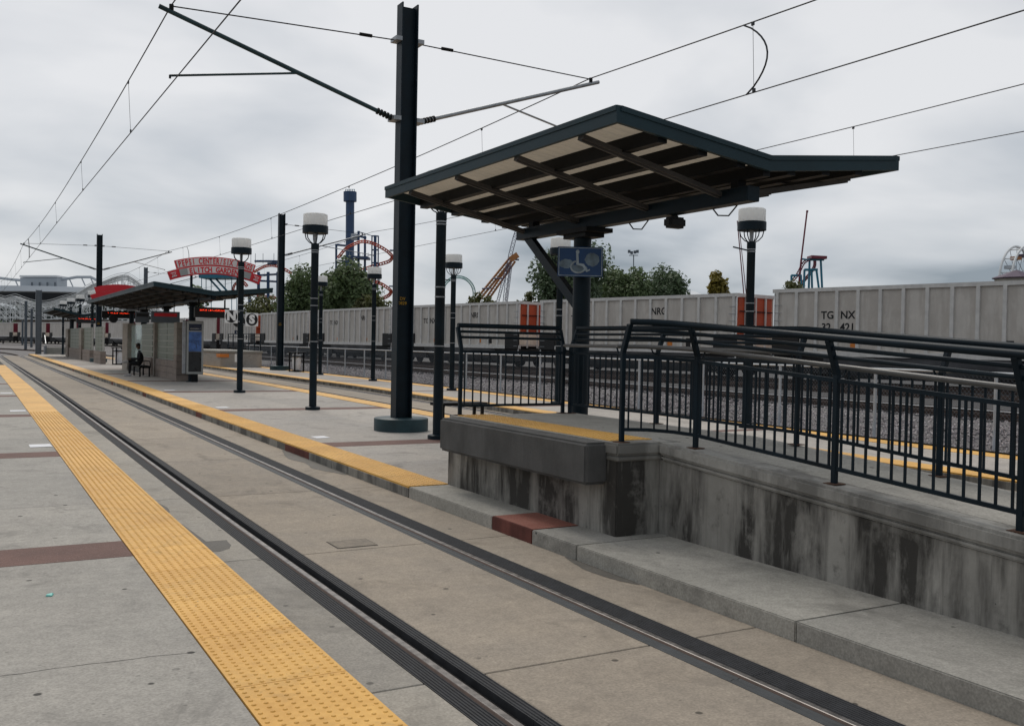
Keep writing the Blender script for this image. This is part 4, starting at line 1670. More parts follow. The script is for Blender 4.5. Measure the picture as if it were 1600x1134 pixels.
# head with face, hair
b = MB().lathe([(.03, -.125), (.062, -.11), (.078, -.05), (.088, .02), (.085, .08), (.06, .125), (.02, .14)], n=14)
hd = b.build('head', M['skin'], per, smooth=True)
hd.location = (-.10, 0, 1.29)
hd.rotation_euler = (0, R(-18), 0)
MB().lathe([(.02, -.02), (.012, .03)], (-.09, 0, .0), 6).build('nose', M['skin'], hd)
MB().lathe([(.094, .0), (.097, .06), (.078, .125), (.03, .152)], (.012, 0, 0), 14).build('hair', M['hair'], hd, smooth=True)
for sy in (-.088, .088):
    MB().box(-.01, .02, sy - .012, sy + .012, -.02, .035).build('ear', M['skin'], hd)
for fx0, fy0_, fz0, rz_ in ((-.50, -.13, .0, 0), (-.64, -.20, .56, .4)):
    s = MB().hexa([(-.18, -.045, 0), (.09, -.045, 0), (.09, .045, 0), (-.18, .045, 0), (-.15, -.035, .05), (.08, -.04, .11), (.08, .04, .11), (-.15, .035, .05)]).build('shoe', M['shoe'], per, bevel=.015, seg=2)
    s.scale = (1.25, 1.3, 1.25)
    s.location = (fx0, fy0_, fz0)
    s.rotation_euler = (0, 0, rz_)
for hx, hy, hz in ((-.42, -.13, .72), (-.42, .12, .76)):
    b = MB().box(-.07, .02, -.04, .04, -.018, .018)
    hnd = b.build('hand', M['skin'], per, bevel=.008)
    hnd.location = (hx, hy, hz)
    for q in range(4):
        f_ = MB().tube([(-.065, -.03 + q * .02, 0), (-.10, -.03 + q * .02, -.004), (-.13 + abs(q - 1.5) * .008, -.03 + q * .02, -.025)], .009, 6).build('finger', M['skin'], hnd)
    MB().tube([(-.01, .038, 0), (-.04, .06, -.01), (-.07, .062, -.02)], .010, 6).build('thumb', M['skin'], hnd)


# ---- arched station sign on the canopy
def arch_sign(label, cx, y, zc, rad_, half, face):
    """two stacked arched fields with end boxes; cx middle, zc top of arch"""
    t = thing('arched_sign', label, 'sign', (cx, y, zc), 0)
    C0 = Vector((0, 0, -rad_))

    def band(a0, a1, r0, r1, ya, yb, mat, nm, n=24):
        b = MB()
        poly = []
        for i in range(n + 1):
            a = a0 + (a1 - a0) * i / n
            poly.append((math.sin(a) * r1, math.cos(a) * r1 - rad_))
        for i in range(n + 1):
            a = a1 + (a0 - a1) * i / n
            poly.append((math.sin(a) * r0, math.cos(a) * r0 - rad_))
        for i in range(n):
            p0, p1 = poly[i], poly[i + 1]
            q0, q1 = poly[2 * n + 1 - i], poly[2 * n - i]
            b.hexa([(q0[0], ya, q0[1]), (q1[0], ya, q1[1]), (q1[0], yb, q1[1]), (q0[0], yb, q0[1]), (p0[0], ya, p0[1]), (p1[0], ya, p1[1]), (p1[0], yb, p1[1]), (p0[0], yb, p0[1])])
        return b.build(nm, mat, t)

    A = half / rad_
    H1 = .315
    band(-A * .80, A * .80, rad_ - H1, rad_, -.06, .06, M['signred'], 'upper_frame')
    band(-A, A, rad_ - 2 * H1, rad_ - H1 - .004, -.06, .06, M['signred'], 'lower_frame')
    if not face:
        return t
    band(-A * .775, A * .775, rad_ - H1 + .03, rad_ - .035, -.066, -.061, M['signpink'], 'upper_field')
    band(-A * .76, A * .76, rad_ - 2 * H1 + .045, rad_ - H1 - .03, -.066, -.061, M['signpink'], 'lower_field')
    for s in (-1, 1):
        a0, a1 = sorted((s * A * .765, s * A * .60))
        band(a0, a1, rad_ - 2 * H1 + .045, rad_ - H1 - .03, -.072, -.067, M['signgrey'], 'grey_field', 5)
        a0, a1 = sorted((s * A * .84, s * A * .95))
        band(a0, a1, rad_ - 2 * H1 + .08, rad_ - 2 * H1 + .235, -.068, -.061, M['white'], 'logo_field', 4)
        am = s * A * .895
        rr = rad_ - 2 * H1 + .155
        obj('logo', text_mesh('RTD', .13, M['signred'], xs=.75, bold=.008), t, loc=(math.sin(am) * rr, -.070, math.cos(am) * rr - rad_), rot=(R(90), am, 0))

    def arc_text(s, r_, size, aw, xs):
        for i, ch in enumerate(s):
            if ch == ' ':
                continue
            a = aw * ((i + .5) / len(s) * 2 - 1)
            o = obj('letter', text_mesh(ch, size, M['signred'], name='letter', xs=xs, bold=.010), t, loc=(math.sin(a) * r_, -.068, math.cos(a) * r_ - rad_), rot=(R(90), a, 0))

    arc_text('PEPSI CENTER/SIX FLAGS', rad_ - H1 * .53, .29, A * .755, .62)
    arc_text('ELITCH GARDENS', rad_ - H1 * 1.53, .27, A * .57, .75)
    for sx in (-.45, .45):
        MB().box(sx * half - .04, sx * half + .04, .062, .14, -1.15, -.25).build('leg', M['teal'], t)
    return t


arch_sign('red and cream arched sign reading Pepsi Center Six Flags Elitch Gardens above the long canopy', 7.84, 36.0, 4.92, 5.0, 1.84, True)
arch_sign('plain red back of an arched sign at the far end of the long canopy', 7.0, 54.6, 4.72, 4.2, 1.65, False)

# N and S plates on the lamp
for ch, sx, lab in (('N', -.36, 'white square sign with N in a black circle on a lamp post'), ('S', .36, 'white square sign with S in a black circle on a lamp post')):
    t = thing('letter_sign', lab, 'sign', (7.55 + sx * .9, 30.86, 2.42 + (-.06 if sx > 0 else .02)))
    MB().box(-.20, .20, -.012, .012, 0, .42).build('plate', M['white'], t, bevel=.006)
    MB().extrude(disc(0, .21, .185, .195, -.012, 28), (0, 0, 0), (0, -.004, 0)).build('circle', M['black'], t)
    obj('letter', text_mesh(ch, .36, M['white'], bold=.022), t, loc=(0, -.018, .21), rot=(R(90), 0, 0))
    for zz in (.06, .36):
        MB().bar((0 if sx < 0 else 0, .015, zz), (-sx * .75, .03, zz), .02, .03).build('strap', M['galv'], t)

# signal and small plate by the far platform
t = thing('track_signal', 'black signal disc on a grey post with small white plate beyond the S sign', 'signal', (13.9, 57.5, PZ + G(57)))
MB().tube([(0, 0, 0), (0, 0, 3.0)], .06, 10).build('post', M['galv'], t)
MB().tube([(0, -.1, 2.75), (0, .0, 2.75)], .36, 20).build('disc', M['black'], t)
MB().box(-.26, .26, -.1, -.07, 2.0, 2.22).build('plate', M['mapnavy'], t)
obj('lettering', text_mesh('STOP', .17, M['white'], xs=.8), t, loc=(0, -.105, 2.11), rot=(R(90), 0, 0))
MB().box(-.22, .22, -.1, -.07, .35, .82).build('white_plate', M['white'], t)

# far platform boarding block
t = thing('boarding_block', 'pale concrete boarding block on the far platform beside the track signal', 'ramp', (14.4, 62.0, PZ + G(60)))
MB().box(-1.2, 1.3, -3.0, 6.0, 0, .86).build('wall', M['plat2'], t, bevel=.02)
MB().box(-1.26, 1.36, -3.06, 6.06, .86, 1.0).build('cap', M['step'], t, bevel=.02)
MB().box(-1.262, -.7, -3.063, -2.2, .60, .8).build('orange_plate', M['reflect'], t)
for q in range(7):
    MB().box(1.2, 1.26, -2.9 + q * 1.4, -2.84 + q * 1.4, 1.0, 2.05).build('post', M['teal'], t)
for h_ in (2.05, 1.85, 1.15):
    MB().box(1.21, 1.25, -2.9, 5.6, h_ - .02, h_ + .02).build('rail', M['teal'], t)

# stairs and low wall by the end of the middle platform
t = thing('platform_stairs', 'grey concrete steps with pale handrails at the far end of the middle platform', 'stairs', (7.2, 98.6, .1))
for q in range(5):
    MB().box(-.9, .9, q * .32, (q + 1) * .32, -.1, .1 + q * .17).build('step', M['step'], t)
for sx in (-.95, .95):
    MB().bar((sx, 0, 1.1), (sx, 1.7, 1.9), .06, .06).build('handrail', M['galv'], t)
    MB().box(sx - .03, sx + .03, -.03, .03, -.1, 1.1).build('post', M['galv'], t)
    MB().box(sx - .08, sx + .08, .04, 1.7, -.1, .9).build('side_wall', M['greypole'], t)

# ================================================================== SMALL THINGS ON THE GROUND
for k_, (x, y, lab) in enumerate(((1.02, 17.05, 'white paper scrap beside the yellow strip past the second red band'), (1.0, 24.6, 'white paper scrap beside the yellow strip before the far red band'), (.98, 31.6, 'white paper strip lying far along the left platform'),
                       (5.62, 17.0, 'white paper square on the middle platform beside the yellow strip'), (5.6, 24.7, 'small white paper on the middle platform by the lamp'), (5.7, 32.6, 'small white paper on the middle platform near the N and S lamp'))):
    g = PZ + G(y)
    a, c = rnd.uniform(.12, .17), rnd.uniform(.17, .24)
    q = [(x - a, y - c), (x + a, y - c * .9), (x + a * .9, y + c), (x - a, y + c * .95)]
    b = MB()
    b.add([(p[0], p[1], g + .003) for p in q] + [(p[0], p[1], g + .006) for p in q], [(3, 2, 1, 0), (4, 5, 6, 7), (0, 1, 5, 4), (1, 2, 6, 5), (2, 3, 7, 6), (3, 0, 4, 7)])
    tag(b.build('paper', M['paper']), lab, 'paper')
mint = mat_plain('mint wrapper', (.18, .55, .48), .5)
tag(MB().hexa([(.475, 7.28, PZ + .003), (.515, 7.27, PZ + .003), (.53, 7.33, PZ + .003), (.485, 7.34, PZ + .003), (.48, 7.285, PZ + .012), (.512, 7.275, PZ + .008), (.52, 7.32, PZ + .015), (.487, 7.335, PZ + .006)]).build('candy_wrapper', mint), 'tiny mint green wrapper on the left platform concrete', 'wrapper')

# access cover in the track slab
t = thing('access_cover', 'rectangular concrete access cover set in the near track bed', 'cover', (3.2, 8.70, .0))
MB().box(-.20, .20, -.17, .17, -.02, .003).build('frame', M['joint'], t)
MB().box(-.19, .19, -.16, .16, -.01, .006).build('lid', mat_concrete('cover concrete', (.24, .205, .165), .25, .6), t)

# damp patches on the concrete
wet = mat_concrete('damp concrete', (.125, .115, .10), .25, .3, .72)


def puddle(pts_, label):
    n = len(pts_)
    out_ = []
    for i in range(n):
        p0, p1, p2, p3 = [Vector(pts_[(i + q) % n]) for q in (-1, 0, 1, 2)]
        for u in (0, .25, .5, .75):
            out_.append(.5 * ((2 * p1) + (p2 - p0) * u + (2 * p0 - 5 * p1 + 4 * p2 - p3) * u * u + (3 * p1 - p0 - 3 * p2 + p3) * u ** 3))
    out_ = [(p.x + rnd.uniform(-.008, .008), p.y + rnd.uniform(-.012, .012)) for p in out_]
    b = MB()
    b.add([(x, y, G(y) + .0025) for x, y in out_], [tuple(range(len(out_)))])
    return tag(b.build('puddle', wet), label, 'puddle')


puddle([(1.82, 8.95), (1.95, 8.85), (2.10, 8.95), (2.17, 9.25), (2.12, 9.6), (2.02, 9.85), (2.06, 10.3), (1.98, 10.6), (1.84, 10.65)], 'dark damp patch on the concrete between yellow strip and near rail')
puddle([(1.82, 10.95), (1.93, 11.0), (1.98, 11.4), (1.90, 11.9), (1.82, 12.0)], 'smaller damp patch beside the yellow strip past the big damp patch')
puddle([(4.765, 13.3), (4.62, 13.5), (4.50, 14.0), (4.58, 14.6), (4.50, 15.2), (4.62, 15.9), (4.765, 16.2)], 'damp patch at the foot of the kerb by the red kerb block')
puddle([(4.765, 6.3), (4.68, 6.4), (4.63, 6.8), (4.70, 7.2), (4.765, 7.3)], 'damp stain at the kerb foot below the ramp wall')


# ================================================================== TREES
def tree(name, label, base, height, rx, ry, mat, seed, lobes=34, leaves=15000, leaf=.21, low=.04, group='trees beyond the freight train'):
    r_ = np.random.RandomState(seed)
    t = thing(name, label, 'tree', base, 0, group)
    # trunk and limbs
    b = MB()
    b.tube([(0, 0, 0), (.1, 0, height * .3), (.0, .1, height * .6), (.05, 0, height * .85)], [height * .03, height * .024, height * .015, height * .004], 8)
    for k_ in range(9):
        a = r_.rand() * 6.28
        z = height * (.25 + .5 * r_.rand())
        e_ = (math.cos(a) * rx * .7, math.sin(a) * ry * .7, z + height * .18)
        b.tube([(0.05, 0, z), (e_[0] * .5, e_[1] * .5, z + height * .07), e_], [height * .012, height * .008, height * .003], 6)
    b.build('trunk', M['bark'], t)
    cz = height * (low + 1) / 2
    rz = height * (1 - low) / 2
    L = []
    for k_ in range(lobes):
        u = r_.normal(size=3)
        u /= np.linalg.norm(u)
        f = r_.rand() ** .45 * .84
        s = .20 + .24 * r_.rand()
        L.append((u[0] * rx * f, u[1] * ry * f, cz + u[2] * rz * f, s))
    per_ = leaves // lobes
    V, F = [], []
    for lx, ly, lz, s in L:
        u = r_.normal(size=(per_, 3))
        u /= np.linalg.norm(u, axis=1)[:, None]
        rad_ = (.25 + .8 * r_.rand(per_, 1) ** .7)
        sc_ = np.array([rx, ry, rz * .9]) * s * 1.25
        P = np.array([lx, ly, lz]) + u * rad_ * sc_
        n_ = u + r_.normal(size=(per_, 3)) * .7 + np.array([0, 0, .35])
        n_ /= np.linalg.norm(n_, axis=1)[:, None]
        a1 = np.cross(n_, r_.normal(size=(per_, 3)))
        a1 /= np.linalg.norm(a1, axis=1)[:, None]
        a2 = np.cross(n_, a1)
        sz = leaf * (.55 + .9 * r_.rand(per_, 1))
        a1 *= sz
        a2 *= sz * .62
        q = np.stack([P - a1, P - a2 * .9, P + a1, P + a2], 1).reshape(-1, 3)
        o_ = len(V)
        V += q.tolist()
        F += [(o_ + 4 * i, o_ + 4 * i + 1, o_ + 4 * i + 2, o_ + 4 * i + 3) for i in range(per_)]
    me = bpy.data.meshes.new('crown')
    me.from_pydata(V, [], F)
    me.materials.append(mat)
    obj('crown', me, t)
    return t


def tree_px(name, label, x0, x1, ytop, depth, mat, seed, **kw):
    p = at((x0 + x1) / 2, 530, depth)
    top = at((x0 + x1) / 2, ytop, depth)
    wdt = (x1 - x0) / CAM_F * depth
    gz = .5
    kw.setdefault('low', max(.05, 1 - 2.5 * wdt / 2 / (top.z - gz)))
    return tree(name, label, (p.x, p.y, gz), (top.z - gz) * 1.015, wdt / 2 * 1.06, wdt / 2 * 1.06, mat, seed, **kw)


tree_px('broadleaf_tree', 'big dense green tree left of the lamp by the blue tower', 436, 520, 424, 112, M['leafA'], 1)
tree_px('broadleaf_tree', 'big dense green tree below the spiral coaster', 500, 588, 414, 104, M['leafA'], 2)
tree_px('broadleaf_tree', 'green tree between two bigger trees left of the big catenary pole', 462, 548, 432, 118, M['leafA'], 31)
tree_px('broadleaf_tree', 'low olive green tree just right of the spiral coaster trees', 552, 606, 455, 100, M['leafD'], 32, leaves=6000)
tree_px('broadleaf_tree', 'green tree filling in between the tall dark tree and floodlight mast', 905, 990, 428, 128, M['leafB'], 33)
tree_px('broadleaf_tree', 'low green tree between the floodlight mast and the white tent', 975, 1050, 440, 132, M['leafA'], 34)
tree_px('broadleaf_tree', 'tall dark green tree behind the wheelchair sign', 826, 962, 378, 118, M['leafB'], 3, leaves=26000, leaf=.22)
tree_px('broadleaf_tree', 'rounded green tree at the foot of the floodlight mast', 935, 1016, 416, 122, M['leafA'], 4)
tree_px('broadleaf_tree', 'lower green tree next to the white tent roof', 1003, 1078, 424, 126, M['leafB'], 5)
tree_px('broadleaf_tree', 'small yellow green tree standing alone near the white tent', 1104, 1138, 428, 126, M['leafC'], 6, leaves=2200, leaf=.28)
tree_px('shrub_tree', 'low olive bush at the foot of the amber ride arm', 726, 774, 457, 112, M['leafD'], 7, leaves=2200)
tree_px('shrub_tree', 'sparse yellowing bush right of the amber ride arm', 806, 842, 459, 118, M['leafD'], 8, leaves=1200)
tree_px('shrub_tree', 'low green bush under the maroon mast ride', 1216, 1260, 438, 116, M['leafD'], 9, leaves=1600)
tree_px('broadleaf_tree', 'green tree top showing over the long canopy below the arched sign', 290, 326, 443, 125, M['leafA'], 10, leaves=2400)
tree_px('broadleaf_tree', 'olive tree mass behind the blue coaster legs', 370, 446, 455, 135, M['leafD'], 11, leaves=3000)
for k_, (x0, x1, yt) in enumerate(((-14, 16, 500), (18, 44, 503))):
    tree_px('shrub_tree', 'dark bush at the foot of the white wooden coaster', x0, x1, yt, 270, M['leafB'], 20 + k_, leaves=1200, leaf=.5, group='dark bushes by the wooden coaster')


# ================================================================== RIDES
def px_thing(name, label, cat, px, py, d):
    p = at(px, py, d)
    t = thing(name, label, cat, (p.x, p.y, .3))
    return t, -Vector((p.x, p.y, .3))


class Ride:
    def __init__(self, name, label, px, d, cat='ride'):
        self.d = d
        self.t, self.O = px_thing(name, label, cat, px, 530, d)

    def P(self, px, py, dd=0):
        return at(px, py, self.d + dd)

    def put(self, b, nm, mat, smooth=False):
        o = b.build(nm, M[mat], self.t, smooth=smooth)
        o.location = self.O
        return o

    def bar(self, nm, mat, a, c, wpx, n=8):
        r_ = wpx * 1.2 / 2 / CAM_F * self.d
        return self.put(MB().tube([self.P(*a), self.P(*c)], r_, n), nm, mat)

    def track(self, nm, mat, pts, gauge_px=4.5, tube_px=2.2, tie=2):
        w_ = [self.P(*p) for p in pts]
        # resample with a smooth curve
        fine = []
        for i in range(len(w_) - 1):
            p0, p1, p2, p3 = w_[max(i - 1, 0)], w_[i], w_[i + 1], w_[min(i + 2, len(w_) - 1)]
            for k_ in range(6):
                u = k_ / 6
                fine.append(.5 * ((2 * p1) + (p2 - p0) * u + (2 * p0 - 5 * p1 + 4 * p2 - p3) * u * u + (3 * p1 - p0 - 3 * p2 + p3) * u ** 3))
        fine.append(w_[-1])
        gg = gauge_px / CAM_F * self.d
        rr = tube_px / 2 / CAM_F * self.d
        A, B_ = [], []
        ties = MB()
        for i, p in enumerate(fine):
            d_ = (fine[min(i + 1, len(fine) - 1)] - fine[max(i - 1, 0)]).normalized()
            n_ = d_.cross(AX_F).normalized() * .75 + AX_F * .6
            a, c = p + n_ * gg / 2, p - n_ * gg / 2
            A.append(a)
            B_.append(c)
            if i % tie == 0:
                ties.bar(a, c, rr * 1.4)
        o = self.put(MB().tube(A, rr, 6).tube(B_, rr, 6), nm, mat, True)
        tt = ties.build('cross_tie', M[mat], o)
        tt['kind'] = 'stuff'
        return fine


GY = 500
# drop tower
r1 = Ride('drop_tower', 'tall blue ride tower with boxy top above the trees', 546, 250)
r1.bar('shaft', 'rideblue', (546, GY + 20), (547, 314), 11, 16)
r1.bar('ladder_strip', 'galv', (541, GY), (542, 318), 2, 6)
r1.bar('top_drum', 'rideblue', (547, 315), (547, 300), 17, 16)
for q in (-7, -3.5, 0, 3.5, 7):
    r1.bar('rail_post', 'rideblue2', (547 + q, 300), (547 + q, 296), .8, 5)
r1.bar('rail', 'rideblue2', (539.5, 296.2), (554.5, 296.2), .8, 5)

# spiral coaster
r2 = Ride('spiral_coaster', 'red spiral roller coaster on blue columns beside the blue tower', 575, 225)
Z2 = lambda x, y, d=0: (510 + x / 5.97, 290 + y / 5.97, d)
r2.track('upper_track', 'ridered', [Z2(110, 670, -6), Z2(180, 590, -8), Z2(250, 550, -9), Z2(330, 522, -8), Z2(410, 532, -6), Z2(480, 560, -4), Z2(550, 600, -2), Z2(598, 640, 1), Z2(612, 672, 4), Z2(585, 705, 7), Z2(520, 728, 8), Z2(440, 750, 8), Z2(370, 775, 6), Z2(310, 800, 3)])
r2.track('lower_track', 'ridered', [Z2(310, 825, -3), Z2(380, 862, -4), Z2(440, 888, -4), Z2(520, 922, -2), Z2(578, 960, 1), Z2(602, 988, 4), Z2(585, 1020, 6), Z2(540, 1045, 7), Z2(490, 1060, 7)])
for a, c, wp in (((300, 425), (298, 1250), 3.4), ((360, 470), (358, 1250), 3.2), ((92, 545), (90, 1250), 3), ((425, 470), (422, 1250), 1.8), ((455, 465), (450, 1250), 4), ((485, 470), (478, 1250), 1.8)):
    r2.bar('column', 'rideblue', Z2(*a), Z2(*c), wp)
for a, c, wp in (((92, 552), (180, 560), 3), ((300, 470), (372, 490), 3), ((425, 470), (487, 472), 2), ((424, 600), (485, 600), 2), ((423, 720), (480, 720), 2), ((422, 965), (480, 965), 2), ((590, 603), (636, 605), 2), ((585, 938), (632, 940), 2), ((300, 808), (362, 812), 3), ((300, 430), (430, 470), 1)):
    r2.bar('beam', 'rideblue', Z2(*a), Z2(*c), wp)
r2.put(MB().bar(r2.P(*Z2(185, 668)), r2.P(*Z2(400, 680)), 4, .55), 'platform', 'rideblue')
for q in range(9):
    r2.bar('rail_post', 'galv', Z2(190 + q * 25, 660), Z2(190 + q * 25, 625), .5, 4)
for q in range(7):
    a = Z2(120 + q * 18, 700 + q * 5)
    r2.put(MB().bar(r2.P(*a), r2.P(a[0] + 5, a[1] + .4), 2.5, .25), 'stair', 'rideblue')
r2.put(MB().bar(r2.P(*Z2(235, 480)), r2.P(*Z2(285, 480)), 2, 1.4), 'cabin', 'stadium')

# blue coaster structure behind the arched sign
r3 = Ride('blue_coaster', 'blue steel coaster structure with red track behind the arched sign', 412, 190)
for x in (390, 404, 419, 434):
    r3.bar('column', 'rideblue', (x, 425 if x > 400 else 455), (x, GY + 10), 4)
for a, c in (((398, 408), (440, 408)), ((395, 438), (438, 440)), ((404, 430), (438, 428)), ((418, 412), (440, 411))):
    r3.bar('beam', 'rideblue', a, c, 3)
r3.track('upper_track', 'ridered', [(397, 425), (404, 421), (412, 417), (420, 415), (428, 415), (436, 417), (445, 421), (455, 427)], 4, 2)
r3.track('lower_track', 'ridered', [(402, 462, -2), (412, 463, 0), (422, 464, 2), (430, 465, 4)], 4, 2)
r3.track('low_loop', 'ridered', [(364, 455), (366, 446), (373, 440), (380, 441), (386, 447)], 4, 2)
for x in (392, 399, 411, 428):
    r3.bar('mast', 'galv', (x, 412), (x, 396), .7, 5)
r3.put(MB().bar(r3.P(318, 431), r3.P(370, 431), 6, 1.2), 'platform', 'rideblue2')
for a, c in (((324, 432), (345, 455)), ((334, 432), (356, 456))):
    r3.bar('stair', 'rideblue2', a, c, 2.5)
for x in (315, 322, 330, 352, 362, 370):
    r3.bar('leg', 'rideblue2', (x, 431), (x, GY), 1)

# green loop
r4 = Ride('loop_coaster', 'pale green vertical loop of a roller coaster behind the freight train', 715, 215)
pts = []
for q in range(17):
    a = R(200 - 220 * q / 16)
    pts.append((716 + 25 * math.cos(a), 459 - 25 * math.sin(a) * 1.05 + (0 if a < R(180) else 0), q * .4))
pts = [(692, 490, -1)] + pts + [(742, 490, 8)]
r4.track('loop_track', 'rideteal', pts, 5, 1.3, 2)
r4.bar('support', 'galv', (707, 434), (704, 490), 1.2)
r4.bar('support', 'galv', (708, 434), (709, 490), 1.0)

# amber swinging arm with lattice towers
r5 = Ride('swing_ride', 'amber twin boom ride leaning between violet lattice towers', 780, 210)
for a, c in (((745, 470, 0), (797, 406, 2)), ((759, 470, 4), (803, 407, 5))):
    p, q = r5.P(*a), r5.P(*c)
    dn = (q - p).normalized()
    sd_ = dn.cross(AX_F).normalized() * .34
    r5.put(MB().bar(p + sd_, q + sd_, .6, .42), 'boom_chord', 'ridebrown')
    r5.put(MB().bar(p - sd_, q - sd_, .6, .42), 'boom_chord', 'ridebrown')
    tb = MB()
    for k_ in range(16):
        u = p.lerp(q, (k_ + .5) / 16)
        tb.bar(u + sd_, u - sd_ + dn * .3, .12)
    o = r5.put(tb, 'boom_lacing', 'ridebrown')
    o['kind'] = 'stuff'
r5.put(MB().bar(r5.P(797, 406), r5.P(809, 398), 1.2, 1.2), 'boom_tip', 'ridebrown')
for a, c in (((770, 435), (786, 435)), ((753, 451), (768, 450)), ((796, 405), (811, 406))):
    r5.bar('cross_beam', 'ridepurple', a, c, 2)


def lattice(r, nm, mat, pts_, wpx, tpx=.9, n=20):
    b = MB()
    line = [Vector((p[0], p[1])) for p in pts_]
    fine = []
    for i in range(n + 1):
        u = i / n * (len(line) - 1)
        k_ = min(int(u), len(line) - 2)
        fine.append(line[k_].lerp(line[k_ + 1], u - k_))
    wv = wpx / CAM_F * r.d / 2
    rr = tpx / CAM_F * r.d / 2
    cs = []
    for p in fine:
        c_ = r.P(p.x, p.y)
        cs.append([c_ + AX_R * wv * sx + AX_F * wv * sy for sx, sy in ((-1, -1), (1, -1), (1, 1), (-1, 1))])
    for k_ in range(4):
        b.tube([c_[k_] for c_ in cs], rr, 4)
    for i in range(n):
        for k_ in range(4):
            k2 = (k_ + 1) % 4
            if i % 2:
                b.bar(cs[i][k_], cs[i + 1][k2], rr)
            else:
                b.bar(cs[i][k2], cs[i + 1][k_], rr)
    return r.put(b, nm, mat)


lattice(r5, 'lattice_tower', 'ridepurple', [(788, 478), (792, 440), (797, 400), (804, 372), (808, 360)], 5.5)
lattice(r5, 'lattice_tower', 'ridepurple', [(776, 478), (786, 440), (794, 412)], 4)
lattice(r5, 'lattice_tower', 'ridepurple', [(790, 478), (795, 440), (798, 415)], 4)
lattice(r5, 'lattice_tower', 'ridepurple', [(852, 478), (846, 430), (838, 395), (830, 375), (820, 362)], 5.5)

# floodlight mast
r6 = Ride('floodlight_mast', 'thin floodlight mast rising over the green trees', 990, 140, 'lamp')
r6.bar('mast', 'greypole', (990, 480), (990, 398), 1.3)
for dx, dy in ((-7, -3), (-3, -1), (2, -2), (6, -3)):
    p = r6.P(990 + dx, 396 + dy)
    r6.put(MB().bar(p - AX_R * .18, p + AX_R * .18, .3, .42), 'floodlight', 'greypole')
r6.bar('cross_arm', 'greypole', (983, 399), (997, 399), 1)

# white tent roof, slender mast ride
r7 = Ride('tent', 'white tent roof showing above the wagons left of the yellow tree', 1085, 150, 'tent')
a, c = r7.P(1062, 470), r7.P(1122, 470)
top1, top2 = r7.P(1078, 451), r7.P(1092, 452)
dd_ = AX_F * 8
r7.put(MB().add([a, c, c + dd_, a + dd_, top1 + dd_ / 2, top2 + dd_ / 2], [(0, 1, 5, 4), (1, 2, 5), (2, 3, 4, 5), (3, 0, 4), (3, 2, 1, 0)]), 'roof', 'tent')
r7.bar('pole', 'galv', (1078, 500), (1078, 452), 1)
r8 = Ride('slingshot_ride', 'slender maroon leaning masts beside the lamp on the far platform', 1162, 160)
r8.bar('mast', 'ridemaroon', (1164, 480), (1152, 345), 1.4)
r8.bar('mast', 'ridemaroon', (1168, 480), (1154, 345), 1.0)
r8.put(MB().lathe([(.6, -1.0), (.75, -.6), (.7, -.2), (.3, .1)], (r8.P(1145, 461).x, r8.P(1145, 461).y, r8.P(1145, 461).z), 12), 'red_dome', 'ridemaroon', True)

# maroon and blue ride
r9 = Ride('launch_coaster', 'maroon mast and sky blue legs of a coaster behind the TGNX wagon', 1262, 190)
r9.bar('mast', 'ridemaroon', (1245, 480), (1252, 405), 2.6)
r9.bar('mast', 'ridemaroon', (1252, 405), (1261, 331), 2.2)
r9.bar('mast_tip', 'ridemaroon', (1261, 332), (1261.5, 329), 3)
Z9 = lambda x, y, d=0: (1220 + x / 8.1, 320 + y / 8.1, d)
for a, c in (((300, 820), (285, 1200)), ((365, 690), (350, 1200)), ((390, 840), (400, 1200)), ((450, 815), (500, 1200)), ((505, 690), (530, 1200)), ((135, 890), (130, 1200)), ((255, 900), (262, 1200))):
    r9.bar('leg', 'rideblue2', Z9(*a), Z9(*c), 2.8)
for a, c, wp in (((300, 822), (465, 822), 3.4), ((355, 690), (545, 690), 4), ((135, 893), (265, 898), 3), ((265, 685), (360, 700), 2.4)):
    r9.bar('beam', 'rideblue2', Z9(*a), Z9(*c), wp)
r9.put(MB().bar(r9.P(*Z9(360, 665)), r9.P(*Z9(555, 675)), 3, .55), 'top_platform', 'ridemaroon')
r9.track('lift_track', 'ridemaroon', [Z9(150, 960), Z9(200, 900), Z9(240, 830), Z9(280, 750), Z9(330, 705), Z9(380, 690)], 4, 1.8)
r9.track('drop_track', 'ridemaroon', [Z9(430, 700, 3), Z9(425, 780, 3), Z9(370, 870, 3), Z9(310, 940, 3), Z9(255, 1010, 3)], 4.5, 2.6)

# ferris wheel
r10 = Ride('ferris_wheel', 'white ferris wheel with hanging tubs behind the TGNX wagon', 1595, 180)
ctr = r10.P(1597, 441)
axis = (AX_R * .62 - AX_F * .78).normalized()
axis.z = 0
axis.normalize()
hz = Vector((0, 0, 1)).cross(axis).normalized()
RW = 56 / CAM_F * 180
off_ = 2.2
rims = []
for s in (-1, 1):
    rim = [ctr + axis * s * off_ / 2 + (hz * math.cos(2 * math.pi * q / 48) + Vector((0, 0, 1)) * math.sin(2 * math.pi * q / 48)) * RW for q in range(49)]
    r10.put(MB().tube(rim, .24, 6, caps=False), 'rim', 'woodwhite', True)
for q in range(14):
    a = 2 * math.pi * (q + .5) / 14
    dv = hz * math.cos(a) + Vector((0, 0, 1)) * math.sin(a)
    r10.put(MB().tube([ctr + axis * off_ / 2 + dv * RW * .97, ctr - axis * off_ / 2 + dv * RW * .97], .11, 6), 'cross_bar', 'woodwhite')
    for s in (-1, 1):
        r10.put(MB().tube([ctr + axis * s * off_ / 2, ctr + axis * s * off_ / 2 + dv * RW], .045, 5), 'spoke', 'greypole')
    p = ctr + dv * RW * .97
    r10.put(MB().box(p.x - .7, p.x + .7, p.y - .7, p.y + .7, p.z - 1.9, p.z - 1.3), 'tub', ('ridebrown', 'stadium', 'greypole', 'roofpurple')[q % 4])
